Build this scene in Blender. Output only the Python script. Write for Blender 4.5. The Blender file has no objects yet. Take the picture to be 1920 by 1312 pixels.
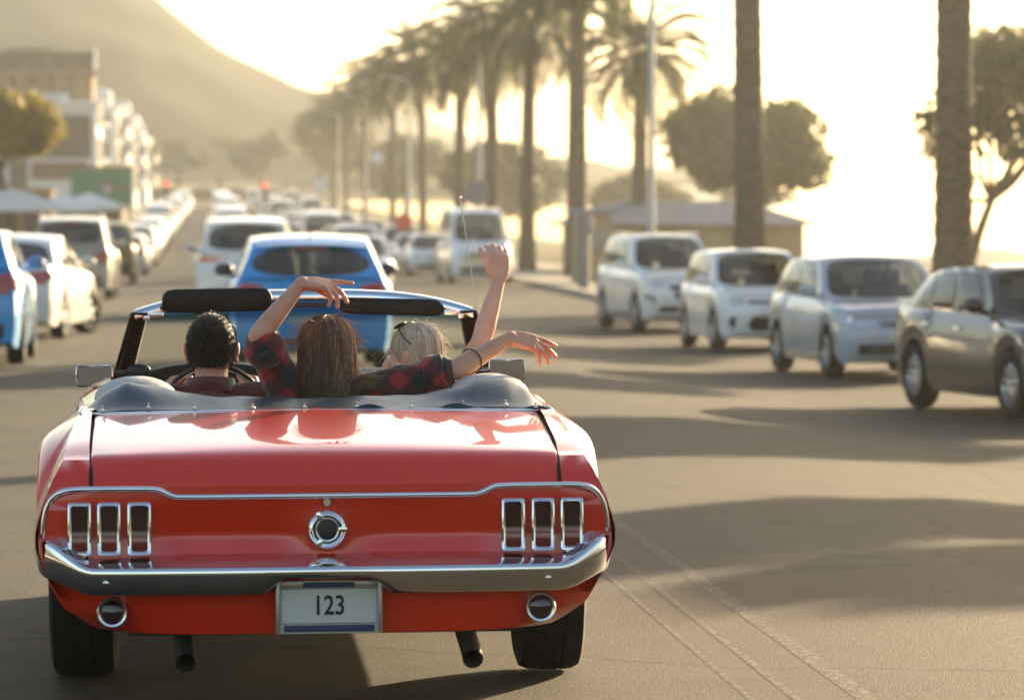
import bpy, bmesh, math, random
import numpy as np
from mathutils import Vector, Matrix
from mathutils.bvhtree import BVHTree

random.seed(7)
rng = np.random.default_rng(11)
SC = bpy.context.scene
COL = SC.collection
R = math.radians

# ------------------------------------------------------------------ camera
# world: X to the right of the road, Y along the road, Z up, metres
PXF = 7000.0                      # focal length in photo pixels (1920 wide)
VPX, VPY = 400.0, 440.0           # vanishing point of the road in the photo
CAM_H = 1.45
YAW = math.atan((960 - VPX) / PXF)
PITCH = math.atan((656 - VPY) / PXF)
cam_d = bpy.data.cameras.new('camera')
cam_d.sensor_width = 36.0
cam_d.lens = PXF / 1920 * 36.0
cam_d.clip_start = 0.1
cam_d.clip_end = 20000
cam = bpy.data.objects.new('camera', cam_d)
COL.objects.link(cam)
cam.location = (0, 0, CAM_H)
cam.rotation_euler = (math.pi / 2 - PITCH, 0, -YAW)
cam_d.dof.use_dof = True
cam_d.dof.focus_distance = 12.6
cam_d.dof.aperture_fstop = 4.2
cam_d.dof.aperture_blades = 0
SC.camera = cam
CAMM = cam.rotation_euler.to_matrix()

# ------------------------------------------------------------------ light
SUN_AZ = 36.0      # degrees to the right of the road direction
SUN_EL = 13.5
world = bpy.data.worlds.new('World')
SC.world = world
world.use_nodes = True
wn = world.node_tree
bg = wn.nodes['Background']
sky = wn.nodes.new('ShaderNodeTexSky')
sky.sky_type = 'NISHITA'
sky.sun_disc = False
sky.sun_elevation = R(SUN_EL)
sky.sun_rotation = R(SUN_AZ)
sky.air_density = 1.0
sky.dust_density = 2.2
sky.ozone_density = 0.5
wn.links.new(sky.outputs[0], bg.inputs[0])
bg.inputs[1].default_value = 0.082
sun_d = bpy.data.lights.new('sun', 'SUN')
sun_d.energy = 5.0
sun_d.angle = R(0.6)
sun_d.color = (1.0, 0.78, 0.48)
sun = bpy.data.objects.new('sun', sun_d)
COL.objects.link(sun)
sdir = Vector((-math.sin(R(SUN_AZ)) * math.cos(R(SUN_EL)), -math.cos(R(SUN_AZ)) * math.cos(R(SUN_EL)), -math.sin(R(SUN_EL))))
sun.rotation_euler = sdir.to_track_quat('-Z', 'Y').to_euler()
sun.location = (30, 40, 60)
SC.view_settings.view_transform = 'Standard'
SC.view_settings.look = 'None'
SC.view_settings.gamma = 1.0
SC.view_settings.use_curve_mapping = False
SC.view_settings.exposure = 1.8
SC.cycles.use_denoising = True
SC.cycles.max_bounces = 6
SC.cycles.transparent_max_bounces = 16
SC.cycles.volume_bounces = 0
SC.cycles.sample_clamp_indirect = 6.0
SC.cycles.caustics_reflective = False
SC.cycles.caustics_refractive = False

# ------------------------------------------------------------------ helpers
def ray(px, py):
    d = CAMM @ Vector(((px - 960) / PXF, -(py - 656) / PXF, -1.0))
    return d
def at_y(px, py, Y):
    """point of the photo pixel on the plane at road distance Y"""
    d = ray(px, py)
    t = Y / d.y
    return Vector((d.x * t, Y, CAM_H + d.z * t))

def smooth01(t):
    t = min(1.0, max(0.0, t))
    return t * t * (3 - 2 * t)
def gz(X, Y):
    """height of the ground"""
    c = -0.27 * smooth01((X - 2.6) / 4.0) * (1 - smooth01((Y - 60) / 60))
    t = max(0.0, Y - 130)
    r = 0.018 * t * t / (t + 60)
    if Y > 900: r *= 1.0
    r *= 1 - smooth01((X - 18) / 45)
    b = -1.7 * smooth01((X - 13.5) / 9)
    b += -2.5 * smooth01((X - 45) / 30)
    return c + r + b

# ---- materials
MATS = {}
def new_mat(name):
    m = bpy.data.materials.new(name)
    m.use_nodes = True
    MATS[name] = m
    return m, m.node_tree, m.node_tree.nodes['Principled BSDF']
def setp(b, **k):
    names = {'base': 'Base Color', 'rough': 'Roughness', 'metal': 'Metallic', 'spec': 'Specular IOR Level', 'coat': 'Coat Weight',
             'coatr': 'Coat Roughness', 'trans': 'Transmission Weight', 'emit': 'Emission Color', 'emits': 'Emission Strength',
             'sss': 'Subsurface Weight', 'sheen': 'Sheen Weight', 'ior': 'IOR', 'alpha': 'Alpha'}
    for a, v in k.items():
        if a in ('base', 'emit') and len(v) == 3: v = (*v, 1)
        b.inputs[names[a]].default_value = v
def noise_mat(name, c1, c2, scale=5.0, rough=0.7, bump=0.0, bscale=None, metal=0.0, spec=0.2, coat=0.0, detail=6, stretch=None, coatr=0.05, coords='Object', sheen=0.0, sss=0.0):
    """a surface whose colour wanders between two tones, with fine relief"""
    m, nt, b = new_mat(name)
    N, L = nt.nodes, nt.links
    tc = N.new('ShaderNodeTexCoord')
    src = tc.outputs[coords]
    if stretch:
        mp = N.new('ShaderNodeMapping'); mp.inputs['Scale'].default_value = stretch
        L.new(src, mp.inputs[0]); src = mp.outputs[0]
    n = N.new('ShaderNodeTexNoise'); n.inputs['Scale'].default_value = scale; n.inputs['Detail'].default_value = detail
    L.new(src, n.inputs['Vector'])
    r = N.new('ShaderNodeValToRGB')
    r.color_ramp.elements[0].position = 0.32; r.color_ramp.elements[1].position = 0.68
    r.color_ramp.elements[0].color = (*c1, 1); r.color_ramp.elements[1].color = (*c2, 1)
    L.new(n.outputs['Fac'], r.inputs[0]); L.new(r.outputs[0], b.inputs['Base Color'])
    setp(b, rough=rough, metal=metal, spec=spec, coat=coat, coatr=coatr, sheen=sheen, sss=sss)
    if bump:
        n2 = N.new('ShaderNodeTexNoise'); n2.inputs['Scale'].default_value = bscale or scale * 4; n2.inputs['Detail'].default_value = 4
        L.new(src, n2.inputs['Vector'])
        bp = N.new('ShaderNodeBump'); bp.inputs['Strength'].default_value = bump; bp.inputs['Distance'].default_value = 0.02
        L.new(n2.outputs['Fac'], bp.inputs['Height']); L.new(bp.outputs[0], b.inputs['Normal'])
    return m
def plain(name, base, rough=0.5, metal=0.0, spec=0.5, coat=0.0, **k):
    m, nt, b = new_mat(name)
    setp(b, base=base, rough=rough, metal=metal, spec=spec, coat=coat, **k)
    return m
def schlick(nt, f0):
    """reflectance of a thin pane, alike from both sides"""
    N, L = nt.nodes, nt.links
    lw = N.new('ShaderNodeLayerWeight'); lw.inputs[0].default_value = .5
    pw = N.new('ShaderNodeMath'); pw.operation = 'POWER'; pw.inputs[1].default_value = 5
    ma = N.new('ShaderNodeMath'); ma.operation = 'MULTIPLY_ADD'; ma.inputs[1].default_value = 1 - 2 * f0; ma.inputs[2].default_value = 2 * f0
    L.new(lw.outputs['Facing'], pw.inputs[0]); L.new(pw.outputs[0], ma.inputs[0])
    return ma
def glass_mat(name, tint, rough=0.02, fres=1.5, gloss=(1, 1, 1)):
    m = bpy.data.materials.new(name); m.use_nodes = True; MATS[name] = m
    nt = m.node_tree; N, L = nt.nodes, nt.links
    for n in list(N): N.remove(n)
    out = N.new('ShaderNodeOutputMaterial'); mx = N.new('ShaderNodeMixShader')
    tr = N.new('ShaderNodeBsdfTransparent'); gl = N.new('ShaderNodeBsdfGlossy'); fr = schlick(nt, (fres - 1) ** 2 / (fres + 1) ** 2)
    tr.inputs[0].default_value = (*tint, 1); gl.inputs['Roughness'].default_value = rough; gl.inputs[0].default_value = (*gloss, 1)
    L.new(fr.outputs[0], mx.inputs[0]); L.new(tr.outputs[0], mx.inputs[1]); L.new(gl.outputs[0], mx.inputs[2])
    L.new(mx.outputs[0], out.inputs[0])
    return m

# ---- meshes
class MB:
    """collects verts and faces, builds ONE mesh object"""
    def __init__(self): self.v = []; self.f = []
    def add(self, vs, fs):
        o = len(self.v)
        self.v.extend([tuple(map(float, p)) for p in vs])
        self.f.extend([tuple(i + o for i in q) for q in fs])
        return self
    def grid(self, P, close_u=False, close_v=False, flip=False):
        """P[i][j] -> quads"""
        n, m = len(P), len(P[0])
        vs = [p for row in P for p in row]; fs = []
        for i in range(n if close_u else n - 1):
            for j in range(m if close_v else m - 1):
                a = i * m + j; b = i * m + (j + 1) % m
                c = ((i + 1) % n) * m + (j + 1) % m; d = ((i + 1) % n) * m + j
                fs.append((d, c, b, a) if flip else (a, b, c, d))
        return self.add(vs, fs)
    def box(self, c, s, rot=None, bev=0.0):
        hx, hy, hz = s[0] / 2, s[1] / 2, s[2] / 2
        if bev <= 0:
            vs = [Vector((x, y, z)) for x in (-hx, hx) for y in (-hy, hy) for z in (-hz, hz)]
            fs = [(0, 1, 3, 2), (4, 6, 7, 5), (0, 4, 5, 1), (2, 3, 7, 6), (0, 2, 6, 4), (1, 5, 7, 3)]
        else:
            b = min(bev, hx * .98, hy * .98, hz * .98)
            bm = bmesh.new(); bmesh.ops.create_cube(bm, size=1)
            for v in bm.verts: v.co = Vector((v.co.x * s[0], v.co.y * s[1], v.co.z * s[2]))
            bmesh.ops.bevel(bm, geom=list(bm.edges), offset=b, segments=2, profile=0.6, affect='EDGES')
            bm.verts.index_update()
            vs = [v.co.copy() for v in bm.verts]; fs = [tuple(v.index for v in f.verts) for f in bm.faces]; bm.free()
        M = rot if rot is not None else Matrix.Identity(3)
        return self.add([M @ v + Vector(c) for v in vs], fs)
    def tube(self, pts, r, n=8, cap=True, closed=False):
        """round tube along points; r number or list"""
        pts = [Vector(p) for p in pts]; k = len(pts)
        rs = r if isinstance(r, (list, tuple, np.ndarray)) else [r] * k
        rings = []; up = None
        for i, p in enumerate(pts):
            if closed: t = (pts[(i + 1) % k] - pts[i - 1])
            else: t = (pts[min(i + 1, k - 1)] - pts[max(i - 1, 0)])
            t.normalize()
            if up is None:
                up = Vector((0, 0, 1)) if abs(t.z) < 0.9 else Vector((1, 0, 0))
            a = t.cross(up)
            if a.length < 1e-5: a = t.cross(Vector((0, 1, 0)))
            a.normalize(); b = a.cross(t); up = b
            rings.append([p + (a * math.cos(2 * math.pi * j / n) + b * math.sin(2 * math.pi * j / n)) * rs[i] for j in range(n)])
        o = len(self.v)
        self.grid(rings, close_v=True, close_u=closed)
        if cap and not closed:
            self.f.append(tuple(o + j for j in range(n)))
            self.f.append(tuple(o + (k - 1) * n + j for j in reversed(range(n))))
        return self
    def lathe(self, prof, n=24, axis='z', c=(0, 0, 0), close=False):
        """prof list of (r, h)"""
        rings = []
        for r, h in prof:
            ring = []
            for j in range(n):
                a = 2 * math.pi * j / n
                x, y = r * math.cos(a), r * math.sin(a)
                p = {'z': (x, y, h), 'x': (h, x, y), 'y': (x, h, y)}[axis]
                ring.append(Vector(p) + Vector(c))
            rings.append(ring)
        return self.grid(rings, close_v=True, close_u=close)
    def ellipsoid(self, c, r, M=None, nu=14, nv=9):
        M = M if M is not None else Matrix.Identity(3)
        rings = []
        for i in range(nv + 1):
            th = math.pi * i / nv
            rings.append([Vector(c) + M @ Vector((r[0] * math.sin(th) * math.cos(2 * math.pi * j / nu), r[1] * math.sin(th) * math.sin(2 * math.pi * j / nu), r[2] * math.cos(th))) for j in range(nu)])
        return self.grid(rings, close_v=True, flip=True)
    def mesh(self, name, smooth=True, sharp=35.0, weld=0.0):
        me = bpy.data.meshes.new(name)
        me.from_pydata(self.v, [], self.f)
        bm = bmesh.new(); bm.from_mesh(me)
        bmesh.ops.remove_doubles(bm, verts=bm.verts, dist=max(weld, 1e-5))
        bmesh.ops.recalc_face_normals(bm, faces=bm.faces)
        bm.to_mesh(me); bm.free()
        if smooth:
            me.polygons.foreach_set('use_smooth', [True] * len(me.polygons))
            if sharp: me.set_sharp_from_angle(angle=R(sharp))
        return me
    def build(self, name, mat, parent=None, smooth=True, sharp=35.0, weld=0.0):
        return link(name, self.mesh(name, smooth, sharp, weld), mat, parent)
def link(name, me, mat=None, parent=None):
    o = bpy.data.objects.new(name, me)
    COL.objects.link(o)
    if mat is not None and len(me.materials) == 0: me.materials.append(mat)
    if parent is not None: o.parent = parent
    return o
def tag(o, label=None, cat=None, group=None, kind=None):
    if label: o['label'] = label
    if cat: o['category'] = cat
    if group: o['group'] = group
    if kind: o['kind'] = kind
    return o
def thing(name, label, cat, loc=(0, 0, 0), rz=0.0, group=None):
    o = bpy.data.objects.new(name, None)
    COL.objects.link(o)
    o.empty_display_size = 0.3
    o.location = loc; o.rotation_euler = (0, 0, rz)
    return tag(o, label, cat, group)
def struct(o):
    o['kind'] = 'structure'; return o
def dup(root, loc, rz, label=None, group=None, scale=None):
    """copy of a thing with its parts and sub-parts"""
    def cp(o, par):
        c = o.copy(); COL.objects.link(c)
        if par is not None: c.parent = par
        for ch in list(o.children): cp(ch, c)
        return c
    r = cp(root, None)
    r.location = loc; r.rotation_euler = (0, 0, rz)
    if scale: r.scale = scale
    if label: r['label'] = label
    if group: r['group'] = group
    return r
def catmull(pts, per=6, closed=False):
    pts = [Vector(p) for p in pts]; n = len(pts); out = []
    rngi = range(n if closed else n - 1)
    for i in rngi:
        p1, p2 = pts[i], pts[(i + 1) % n]
        p0 = pts[i - 1] if (i > 0 or closed) else p1 * 2 - p2
        p3 = pts[(i + 2) % n] if (i + 2 < n or closed) else p2 * 2 - p1
        for k in range(per):
            t = k / per
            out.append(0.5 * ((2 * p1) + (p2 - p0) * t + (2 * p0 - 5 * p1 + 4 * p2 - p3) * t * t + (3 * p1 - p0 - 3 * p2 + p3) * t ** 3))
    if not closed: out.append(pts[-1])
    return out
# ------------------------------------------------------------------ shared materials
def asphalt_mat(name, paint=False):
    m, nt, b = new_mat(name)
    N, L = nt.nodes, nt.links
    tc = N.new('ShaderNodeTexCoord')
    big = N.new('ShaderNodeTexNoise'); big.inputs['Scale'].default_value = 0.35; big.inputs['Detail'].default_value = 5
    st = N.new('ShaderNodeMapping'); st.inputs['Scale'].default_value = (1.0, 0.12, 1.0)
    L.new(tc.outputs['Object'], st.inputs[0]); L.new(st.outputs[0], big.inputs['Vector'])
    fine = N.new('ShaderNodeTexNoise'); fine.inputs['Scale'].default_value = 78.0; fine.inputs['Detail'].default_value = 6; fine.inputs['Roughness'].default_value = .7
    L.new(tc.outputs['Object'], fine.inputs['Vector'])
    vor = N.new('ShaderNodeTexVoronoi'); vor.inputs['Scale'].default_value = 230.0
    L.new(tc.outputs['Object'], vor.inputs['Vector'])
    r1 = N.new('ShaderNodeValToRGB')
    r1.color_ramp.elements[0].position = .25; r1.color_ramp.elements[1].position = .75
    r1.color_ramp.elements[0].color = (.037, .0315, .0215, 1); r1.color_ramp.elements[1].color = (.057, .048, .033, 1)
    L.new(big.outputs['Fac'], r1.inputs[0])
    r2 = N.new('ShaderNodeValToRGB')
    r2.color_ramp.elements[0].position = .32; r2.color_ramp.elements[1].position = .72
    r2.color_ramp.elements[0].color = (.15, .15, .15, 1); r2.color_ramp.elements[1].color = (2.3, 2.2, 2.0, 1)
    L.new(fine.outputs['Fac'], r2.inputs[0])
    mul = N.new('ShaderNodeMixRGB'); mul.blend_type = 'MULTIPLY'; mul.inputs[0].default_value = 1
    L.new(r1.outputs[0], mul.inputs[1]); L.new(r2.outputs[0], mul.inputs[2])
    col = mul.outputs[0]
    sv = N.new('ShaderNodeTexVoronoi'); sv.feature = 'DISTANCE_TO_EDGE'; sv.inputs['Scale'].default_value = .22
    wob = N.new('ShaderNodeMixRGB'); wob.blend_type = 'ADD'; wob.inputs[0].default_value = .6
    wz = N.new('ShaderNodeTexNoise'); wz.inputs['Scale'].default_value = 1.3; wz.inputs['Detail'].default_value = 6
    L.new(tc.outputs['Object'], wz.inputs['Vector']); L.new(tc.outputs['Object'], wob.inputs[1]); L.new(wz.outputs['Color'], wob.inputs[2]); L.new(wob.outputs[0], sv.inputs['Vector'])
    sr = N.new('ShaderNodeValToRGB'); sr.color_ramp.elements[0].position = .0; sr.color_ramp.elements[1].position = .006; sr.color_ramp.elements[0].color = (.45, .45, .45, 1); sr.color_ramp.elements[1].color = (1, 1, 1, 1)
    L.new(sv.outputs['Distance'], sr.inputs[0])
    oil = N.new('ShaderNodeTexNoise'); oil.inputs['Scale'].default_value = .9; oil.inputs['Detail'].default_value = 4
    L.new(tc.outputs['Object'], oil.inputs['Vector'])
    orr = N.new('ShaderNodeValToRGB'); orr.color_ramp.elements[0].position = .30; orr.color_ramp.elements[1].position = .50; orr.color_ramp.elements[0].color = (.62, .60, .58, 1); orr.color_ramp.elements[1].color = (1, 1, 1, 1)
    L.new(oil.outputs['Fac'], orr.inputs[0])
    for o_ in (sr.outputs[0], orr.outputs[0]):
        m2 = N.new('ShaderNodeMixRGB'); m2.blend_type = 'MULTIPLY'; m2.inputs[0].default_value = 1
        L.new(col, m2.inputs[1]); L.new(o_, m2.inputs[2]); col = m2.outputs[0]
    if paint:
        wn_ = N.new('ShaderNodeTexNoise'); wn_.inputs['Scale'].default_value = 26.0; wn_.inputs['Detail'].default_value = 6; wn_.inputs['Roughness'].default_value = .75
        L.new(tc.outputs['Object'], wn_.inputs['Vector'])
        wr = N.new('ShaderNodeValToRGB'); wr.color_ramp.elements[0].position = .47; wr.color_ramp.elements[1].position = .68
        L.new(wn_.outputs['Fac'], wr.inputs[0])
        mk = N.new('ShaderNodeMath'); mk.operation = 'MULTIPLY'; mk.inputs[1].default_value = .5
        L.new(wr.outputs[0], mk.inputs[0])
        mx = N.new('ShaderNodeMixRGB'); mx.inputs[2].default_value = (.42, .41, .38, 1)
        L.new(mk.outputs[0], mx.inputs[0]); L.new(col, mx.inputs[1]); col = mx.outputs[0]
    L.new(col, b.inputs['Base Color'])
    setp(b, rough=.68, spec=.18)
    add = N.new('ShaderNodeMath'); add.operation = 'SUBTRACT'
    L.new(fine.outputs['Fac'], add.inputs[0]); L.new(vor.outputs['Distance'], add.inputs[1])
    bp = N.new('ShaderNodeBump'); bp.inputs['Strength'].default_value = 1.0; bp.inputs['Distance'].default_value = .009
    L.new(add.outputs[0], bp.inputs['Height']); L.new(bp.outputs[0], b.inputs['Normal'])
    return m
asphalt_mat('asphalt'); asphalt_mat('worn_paint', True)
noise_mat('paving', (.24, .21, .17), (.32, .29, .24), 1.5, .8, .3, 30)
noise_mat('kerb', (.30, .28, .24), (.40, .37, .32), 3, .8, .2, 30)
noise_mat('sand_grass', (.20, .17, .10), (.13, .13, .06), .25, .95, .5, 6, spec=.03)
noise_mat('sea', (.05, .09, .11), (.07, .12, .14), .05, .25, .3, .6)
noise_mat('rubber', (.007, .007, .007), (.014, .013, .012), 12, .8, .15, 60)
plain('black_plastic', (.012, .012, .013), .45)
plain('dark_trim', (.02, .02, .021), .6)
plain('chrome', (.83, .84, .86), .06, 1.0)
plain('soft_chrome', (.72, .72, .72), .22, 1.0)
plain('alloy', (.55, .55, .56), .28, .9)
plain('lamp_clear', (.75, .77, .78), .08, .55, coat=1.0)
plain('lamp_inner', (.9, .9, .88), .15, .8)
plain('red_lens', (.45, .015, .01), .12, 0, coat=1.0)
plain('amber_lens', (.85, .16, .01), .12, 0, coat=1.0)
plain('brake_on', (.8, .03, .02), .2, emit=(1, .12, .05), emits=1.2)
plain('plate_white', (.72, .72, .66), .45)
plain('white_paint', (.75, .73, .69), .5)
glass_mat('car_glass', (.42, .47, .45), .02, 1.5)
glass_mat('dark_car_glass', (.10, .11, .11), .02, 1.55)

# ------------------------------------------------------------------ ground, road, pavements
def sheet(name, xs, ys, mat, dz=0.0, zf=gz):
    g = MB(); g.grid([[(x, y, zf(x, y) + dz) for x in xs] for y in ys])
    return struct(g.build(name, MATS[mat], None, True, None))
YS = [-60, -40, -25, -10, 0, 5, 10, 15, 20, 25, 30, 35, 40, 45, 50, 55, 60, 65, 70, 75, 80, 85, 90, 95, 100, 105, 110, 115, 120, 126, 132, 140, 150, 160, 170, 180, 190, 200, 215, 230, 250, 275, 300, 330, 360, 400, 450, 500, 600, 700, 850, 1000]
XR = [-4.3 + .5 * i for i in range(0, 26)] + [8.7, 9.3]
sheet('ground', [-3000, -1200, -500, -200, -80, -40, -20, -12, -8, -4, 0, 2, 4, 6, 8, 10, 12, 13.5, 15, 16.5, 18, 20, 22.5, 26, 32, 40, 45, 55, 65, 80, 160, 400, 1200, 3000], YS + [1300, 1800, 2600, 4000], 'sand_grass', -.03)
sheet('road', sorted(set(round(x, 3) for x in XR)), YS, 'asphalt', 0.0)
YK = [y for y in YS if y <= 600]
# pavements are raised steps with a kerb
def pavement(name, x0, x1, kx0, kx1):
    g = MB()
    xs = [x0, (x0 * 2 + x1) / 3, (x0 + 2 * x1) / 3, x1]
    g.grid([[(x, y, gz(x, y) + .12) for x in xs] for y in YK])
    o = struct(g.build(name, MATS['paving'], None, True, None))
    k = MB()
    k.grid([[(kx0, y, gz(kx0, y) - .05), (kx0, y, gz(kx0, y) + .11), (kx0 + math.copysign(.02, kx1 - kx0), y, gz(kx0, y) + .125), (kx1, y, gz(kx1, y) + .125), (kx1, y, gz(kx1, y) - .05)] for y in YK])
    struct(k.build(name.replace('pavement', 'kerb'), MATS['kerb']))
pavement('pavement_right', 9.45, 14.0, 9.3, 9.45)
pavement('pavement_left', -14.0, -4.45, -4.3, -4.45)
# faded seam lines and the worn crossing
def strip(name, x0, x1, y0, y1, n=40):
    g = MB(); ys = np.linspace(y0, y1, n)
    xs = np.linspace(x0, x1, max(2, int((x1 - x0) / .6) + 1))
    g.grid([[(x, y, gz(x, y) + .0009) for x in xs] for y in ys])
    return struct(g.build(name, MATS['worn_paint'], None, True, None))
strip('road_marking_line', 2.00, 2.07, 6, 66, 60)
strip('road_marking_line', 1.80, 1.83, 6, 66, 60)
strip('road_marking_line', 1.66, 1.685, 6, 50, 60)
strip('road_marking_crossing', -3.6, 9.0, 71.5, 73.3, 4)
strip('road_marking_crossing', -3.6, 9.0, 78.5, 79.6, 4)
s_ = MB(); s_.grid([[(x, y, -3.9) for x in (75, 140, 300, 900, 3000)] for y in (-60, 200, 600, 1500, 4000)])
struct(s_.build('sea', MATS['sea'], None, True, None))
# ------------------------------------------------------------------ the red convertible
def paint_mat(name, base, coat=1.0, rough=.32, metal=0.0, objcol=False):
    m, nt, b = new_mat(name)
    N, L = nt.nodes, nt.links
    setp(b, base=base, rough=rough, metal=metal, spec=.5, coat=coat, coatr=.03)
    if objcol:
        oi = N.new('ShaderNodeObjectInfo'); L.new(oi.outputs['Color'], b.inputs['Base Color'])
    tc = N.new('ShaderNodeTexCoord'); n = N.new('ShaderNodeTexNoise'); n.inputs['Scale'].default_value = 2.2; n.inputs['Detail'].default_value = 2
    L.new(tc.outputs['Object'], n.inputs['Vector'])
    dn = N.new('ShaderNodeTexNoise'); dn.inputs['Scale'].default_value = 14; dn.inputs['Detail'].default_value = 9; dn.inputs['Roughness'].default_value = .7
    L.new(tc.outputs['Object'], dn.inputs['Vector'])
    dr = N.new('ShaderNodeMapRange'); dr.inputs['From Min'].default_value = .35; dr.inputs['From Max'].default_value = .75; dr.inputs['To Min'].default_value = .02; dr.inputs['To Max'].default_value = .055
    L.new(dn.outputs['Fac'], dr.inputs[0]); L.new(dr.outputs[0], b.inputs['Coat Roughness'])
    bp = N.new('ShaderNodeBump'); bp.inputs['Strength'].default_value = .10; bp.inputs['Distance'].default_value = .01
    L.new(n.outputs['Fac'], bp.inputs['Height']); L.new(bp.outputs[0], b.inputs['Coat Normal'])
    return m
paint_mat('red_paint', (.78, .026, .004))
paint_mat('car_paint', (.7, .7, .7), objcol=True)
noise_mat('boot_vinyl', (.010, .034, .048), (.018, .050, .066), 9, .36, .03, 55, spec=.5)
noise_mat('black_vinyl', (.010, .009, .009), (.018, .015, .014), 20, .42, .2, 160)
noise_mat('pad_cloth', (.50, .48, .44), (.60, .58, .53), 8, .8, .2, 60)
noise_mat('black_paint_worn', (.012, .010, .009), (.03, .024, .02), 30, .35, .3, 50)
plain('red_smoke', (.20, .018, .014), .12, 0, coat=1.0)
plain('dark_lens', (.045, .012, .012), .10, 0, coat=1.0)
plain('rusty_dark', (.02, .018, .016), .8)
plain('plate_frame', (.42, .40, .35), .35, .8)
plain('navy', (.012, .03, .10), .45)
plain('plate_face', (.62, .64, .58), .5)
plain('ink', (.012, .012, .014), .6)
plain('mirror_glass', (.9, .9, .9), .02, 1.0)
# tinted windscreen: blue shade band along the top of the glass
def windscreen_mat():
    m = bpy.data.materials.new('windscreen'); m.use_nodes = True; MATS['windscreen'] = m
    nt = m.node_tree; N, L = nt.nodes, nt.links
    for n in list(N): N.remove(n)
    out = N.new('ShaderNodeOutputMaterial'); mx = N.new('ShaderNodeMixShader')
    tr = N.new('ShaderNodeBsdfTransparent'); gl = N.new('ShaderNodeBsdfGlossy'); fr = schlick(nt, .035)
    gl.inputs['Roughness'].default_value = .02
    tc = N.new('ShaderNodeTexCoord'); sx = N.new('ShaderNodeSeparateXYZ'); rp = N.new('ShaderNodeValToRGB')
    mr = N.new('ShaderNodeMapRange'); mr.inputs['From Min'].default_value = 1.10; mr.inputs['From Max'].default_value = 1.17
    L.new(tc.outputs['Object'], sx.inputs[0]); L.new(sx.outputs['Z'], mr.inputs[0]); L.new(mr.outputs[0], rp.inputs[0])
    rp.color_ramp.elements[0].position = .15; rp.color_ramp.elements[0].color = (.82, .86, .82, 1)
    rp.color_ramp.elements[1].position = .70; rp.color_ramp.elements[1].color = (.04, .24, .40, 1)
    L.new(rp.outputs[0], tr.inputs[0])
    L.new(fr.outputs[0], mx.inputs[0]); L.new(tr.outputs[0], mx.inputs[1]); L.new(gl.outputs[0], mx.inputs[2]); L.new(mx.outputs[0], out.inputs[0])
windscreen_mat()

CARX, CARY = 0.342, 11.2
mus = thing('convertible_car', 'red classic convertible with folded dark roof and chrome bumper carrying three people', 'car', (CARX, CARY, 0))
mus.rotation_euler = (0, R(-.30), 0)
red = MATS['red_paint']
LEV = [.34, .42, .50, .545, .59, .63, .668, .70, .735, .775]           # levels at the tail
# stations: v, bottom z, top z, then half widths at fractions of the height
def tail_v(z): return float(np.interp(z, [.34, .42, .50, .545, .63, .668, .70, .735, .775], [.09, .05, .03, .03, .035, .038, .052, .08, .135]))
WT = [.800, .845, .872, .873, .864, .852, .838, .826, .811, .790]
STV = [0.0, .12, .35, .7, .95, 1.17, 1.45, 1.8, 2.3, 2.8, 3.2, 3.6, 3.91, 4.2, 4.45, 4.60]
TOPZ = [.775, .785, .806, .838, .862, .870, .876, .880, .884, .886, .886, .874, .856, .83, .80, .77]
TOPW = [.790, .790, .790, .785, .780, .778, .790, .80, .80, .80, .80, .795, .79, .785, .775, .75]
MAXW = [.873, .882, .893, .902, .906, .907, .906, .905, .902, .90, .898, .895, .893, .888, .87, .83]
def frac_w(k, i):
    a = (WT[k] - .79) / (.873 - .79)                # 0 at the top edge, 1 at the widest
    return TOPW[i] + (MAXW[i] - TOPW[i]) * a
ARCH = [(1.17, .335, .365), (3.91, .335, .365)]
def side_grid(sgn):
    vs = sorted(set(list(np.linspace(0, .12, 4)) + list(np.linspace(.12, .78, 8)) + [1.17 + .365 * math.cos(a) for a in np.linspace(0, math.pi, 17)] + list(np.linspace(1.56, 3.52, 14)) + [3.91 + .365 * math.cos(a) for a in np.linspace(0, math.pi, 17)] + list(np.linspace(4.3, 4.6, 5))))
    rows = []
    for v in vs:
        tz = float(np.interp(v, STV, TOPZ)); row = []
        zb = .26 if v > 1.3 else float(np.interp(v, [0, .3, .8, 1.3], [.36, .345, .32, .26]))
        for (yc, zc, rr) in ARCH:
            if abs(v - yc) < rr: zb = max(zb, zc + math.sqrt(max(0, rr * rr - (v - yc) ** 2)) * .98)
        for k, z0 in enumerate(LEV):
            f = (z0 - LEV[0]) / (LEV[-1] - LEV[0])
            z = zb + (tz - zb) * f if zb < .36 else max(zb + (tz - zb) * f, zb)
            tw = float(np.interp(v, STV, TOPW)); mw = float(np.interp(v, STV, MAXW))
            a = (WT[k] - .79) / (.873 - .79)
            wq = tw + (mw - tw) * a
            off = (tail_v(z0)) * (1 - smooth01(v / .35))
            if v < .001: wq = WT[k]
            row.append((sgn * wq, v + off, z))
        rows.append(row)
    # flange turned in at the lower edge
    low = [[(p[0][0] - sgn * .10, p[0][1], p[0][2] + .01), p[0]] for p in rows]
    return rows, low
body = MB()
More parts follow.
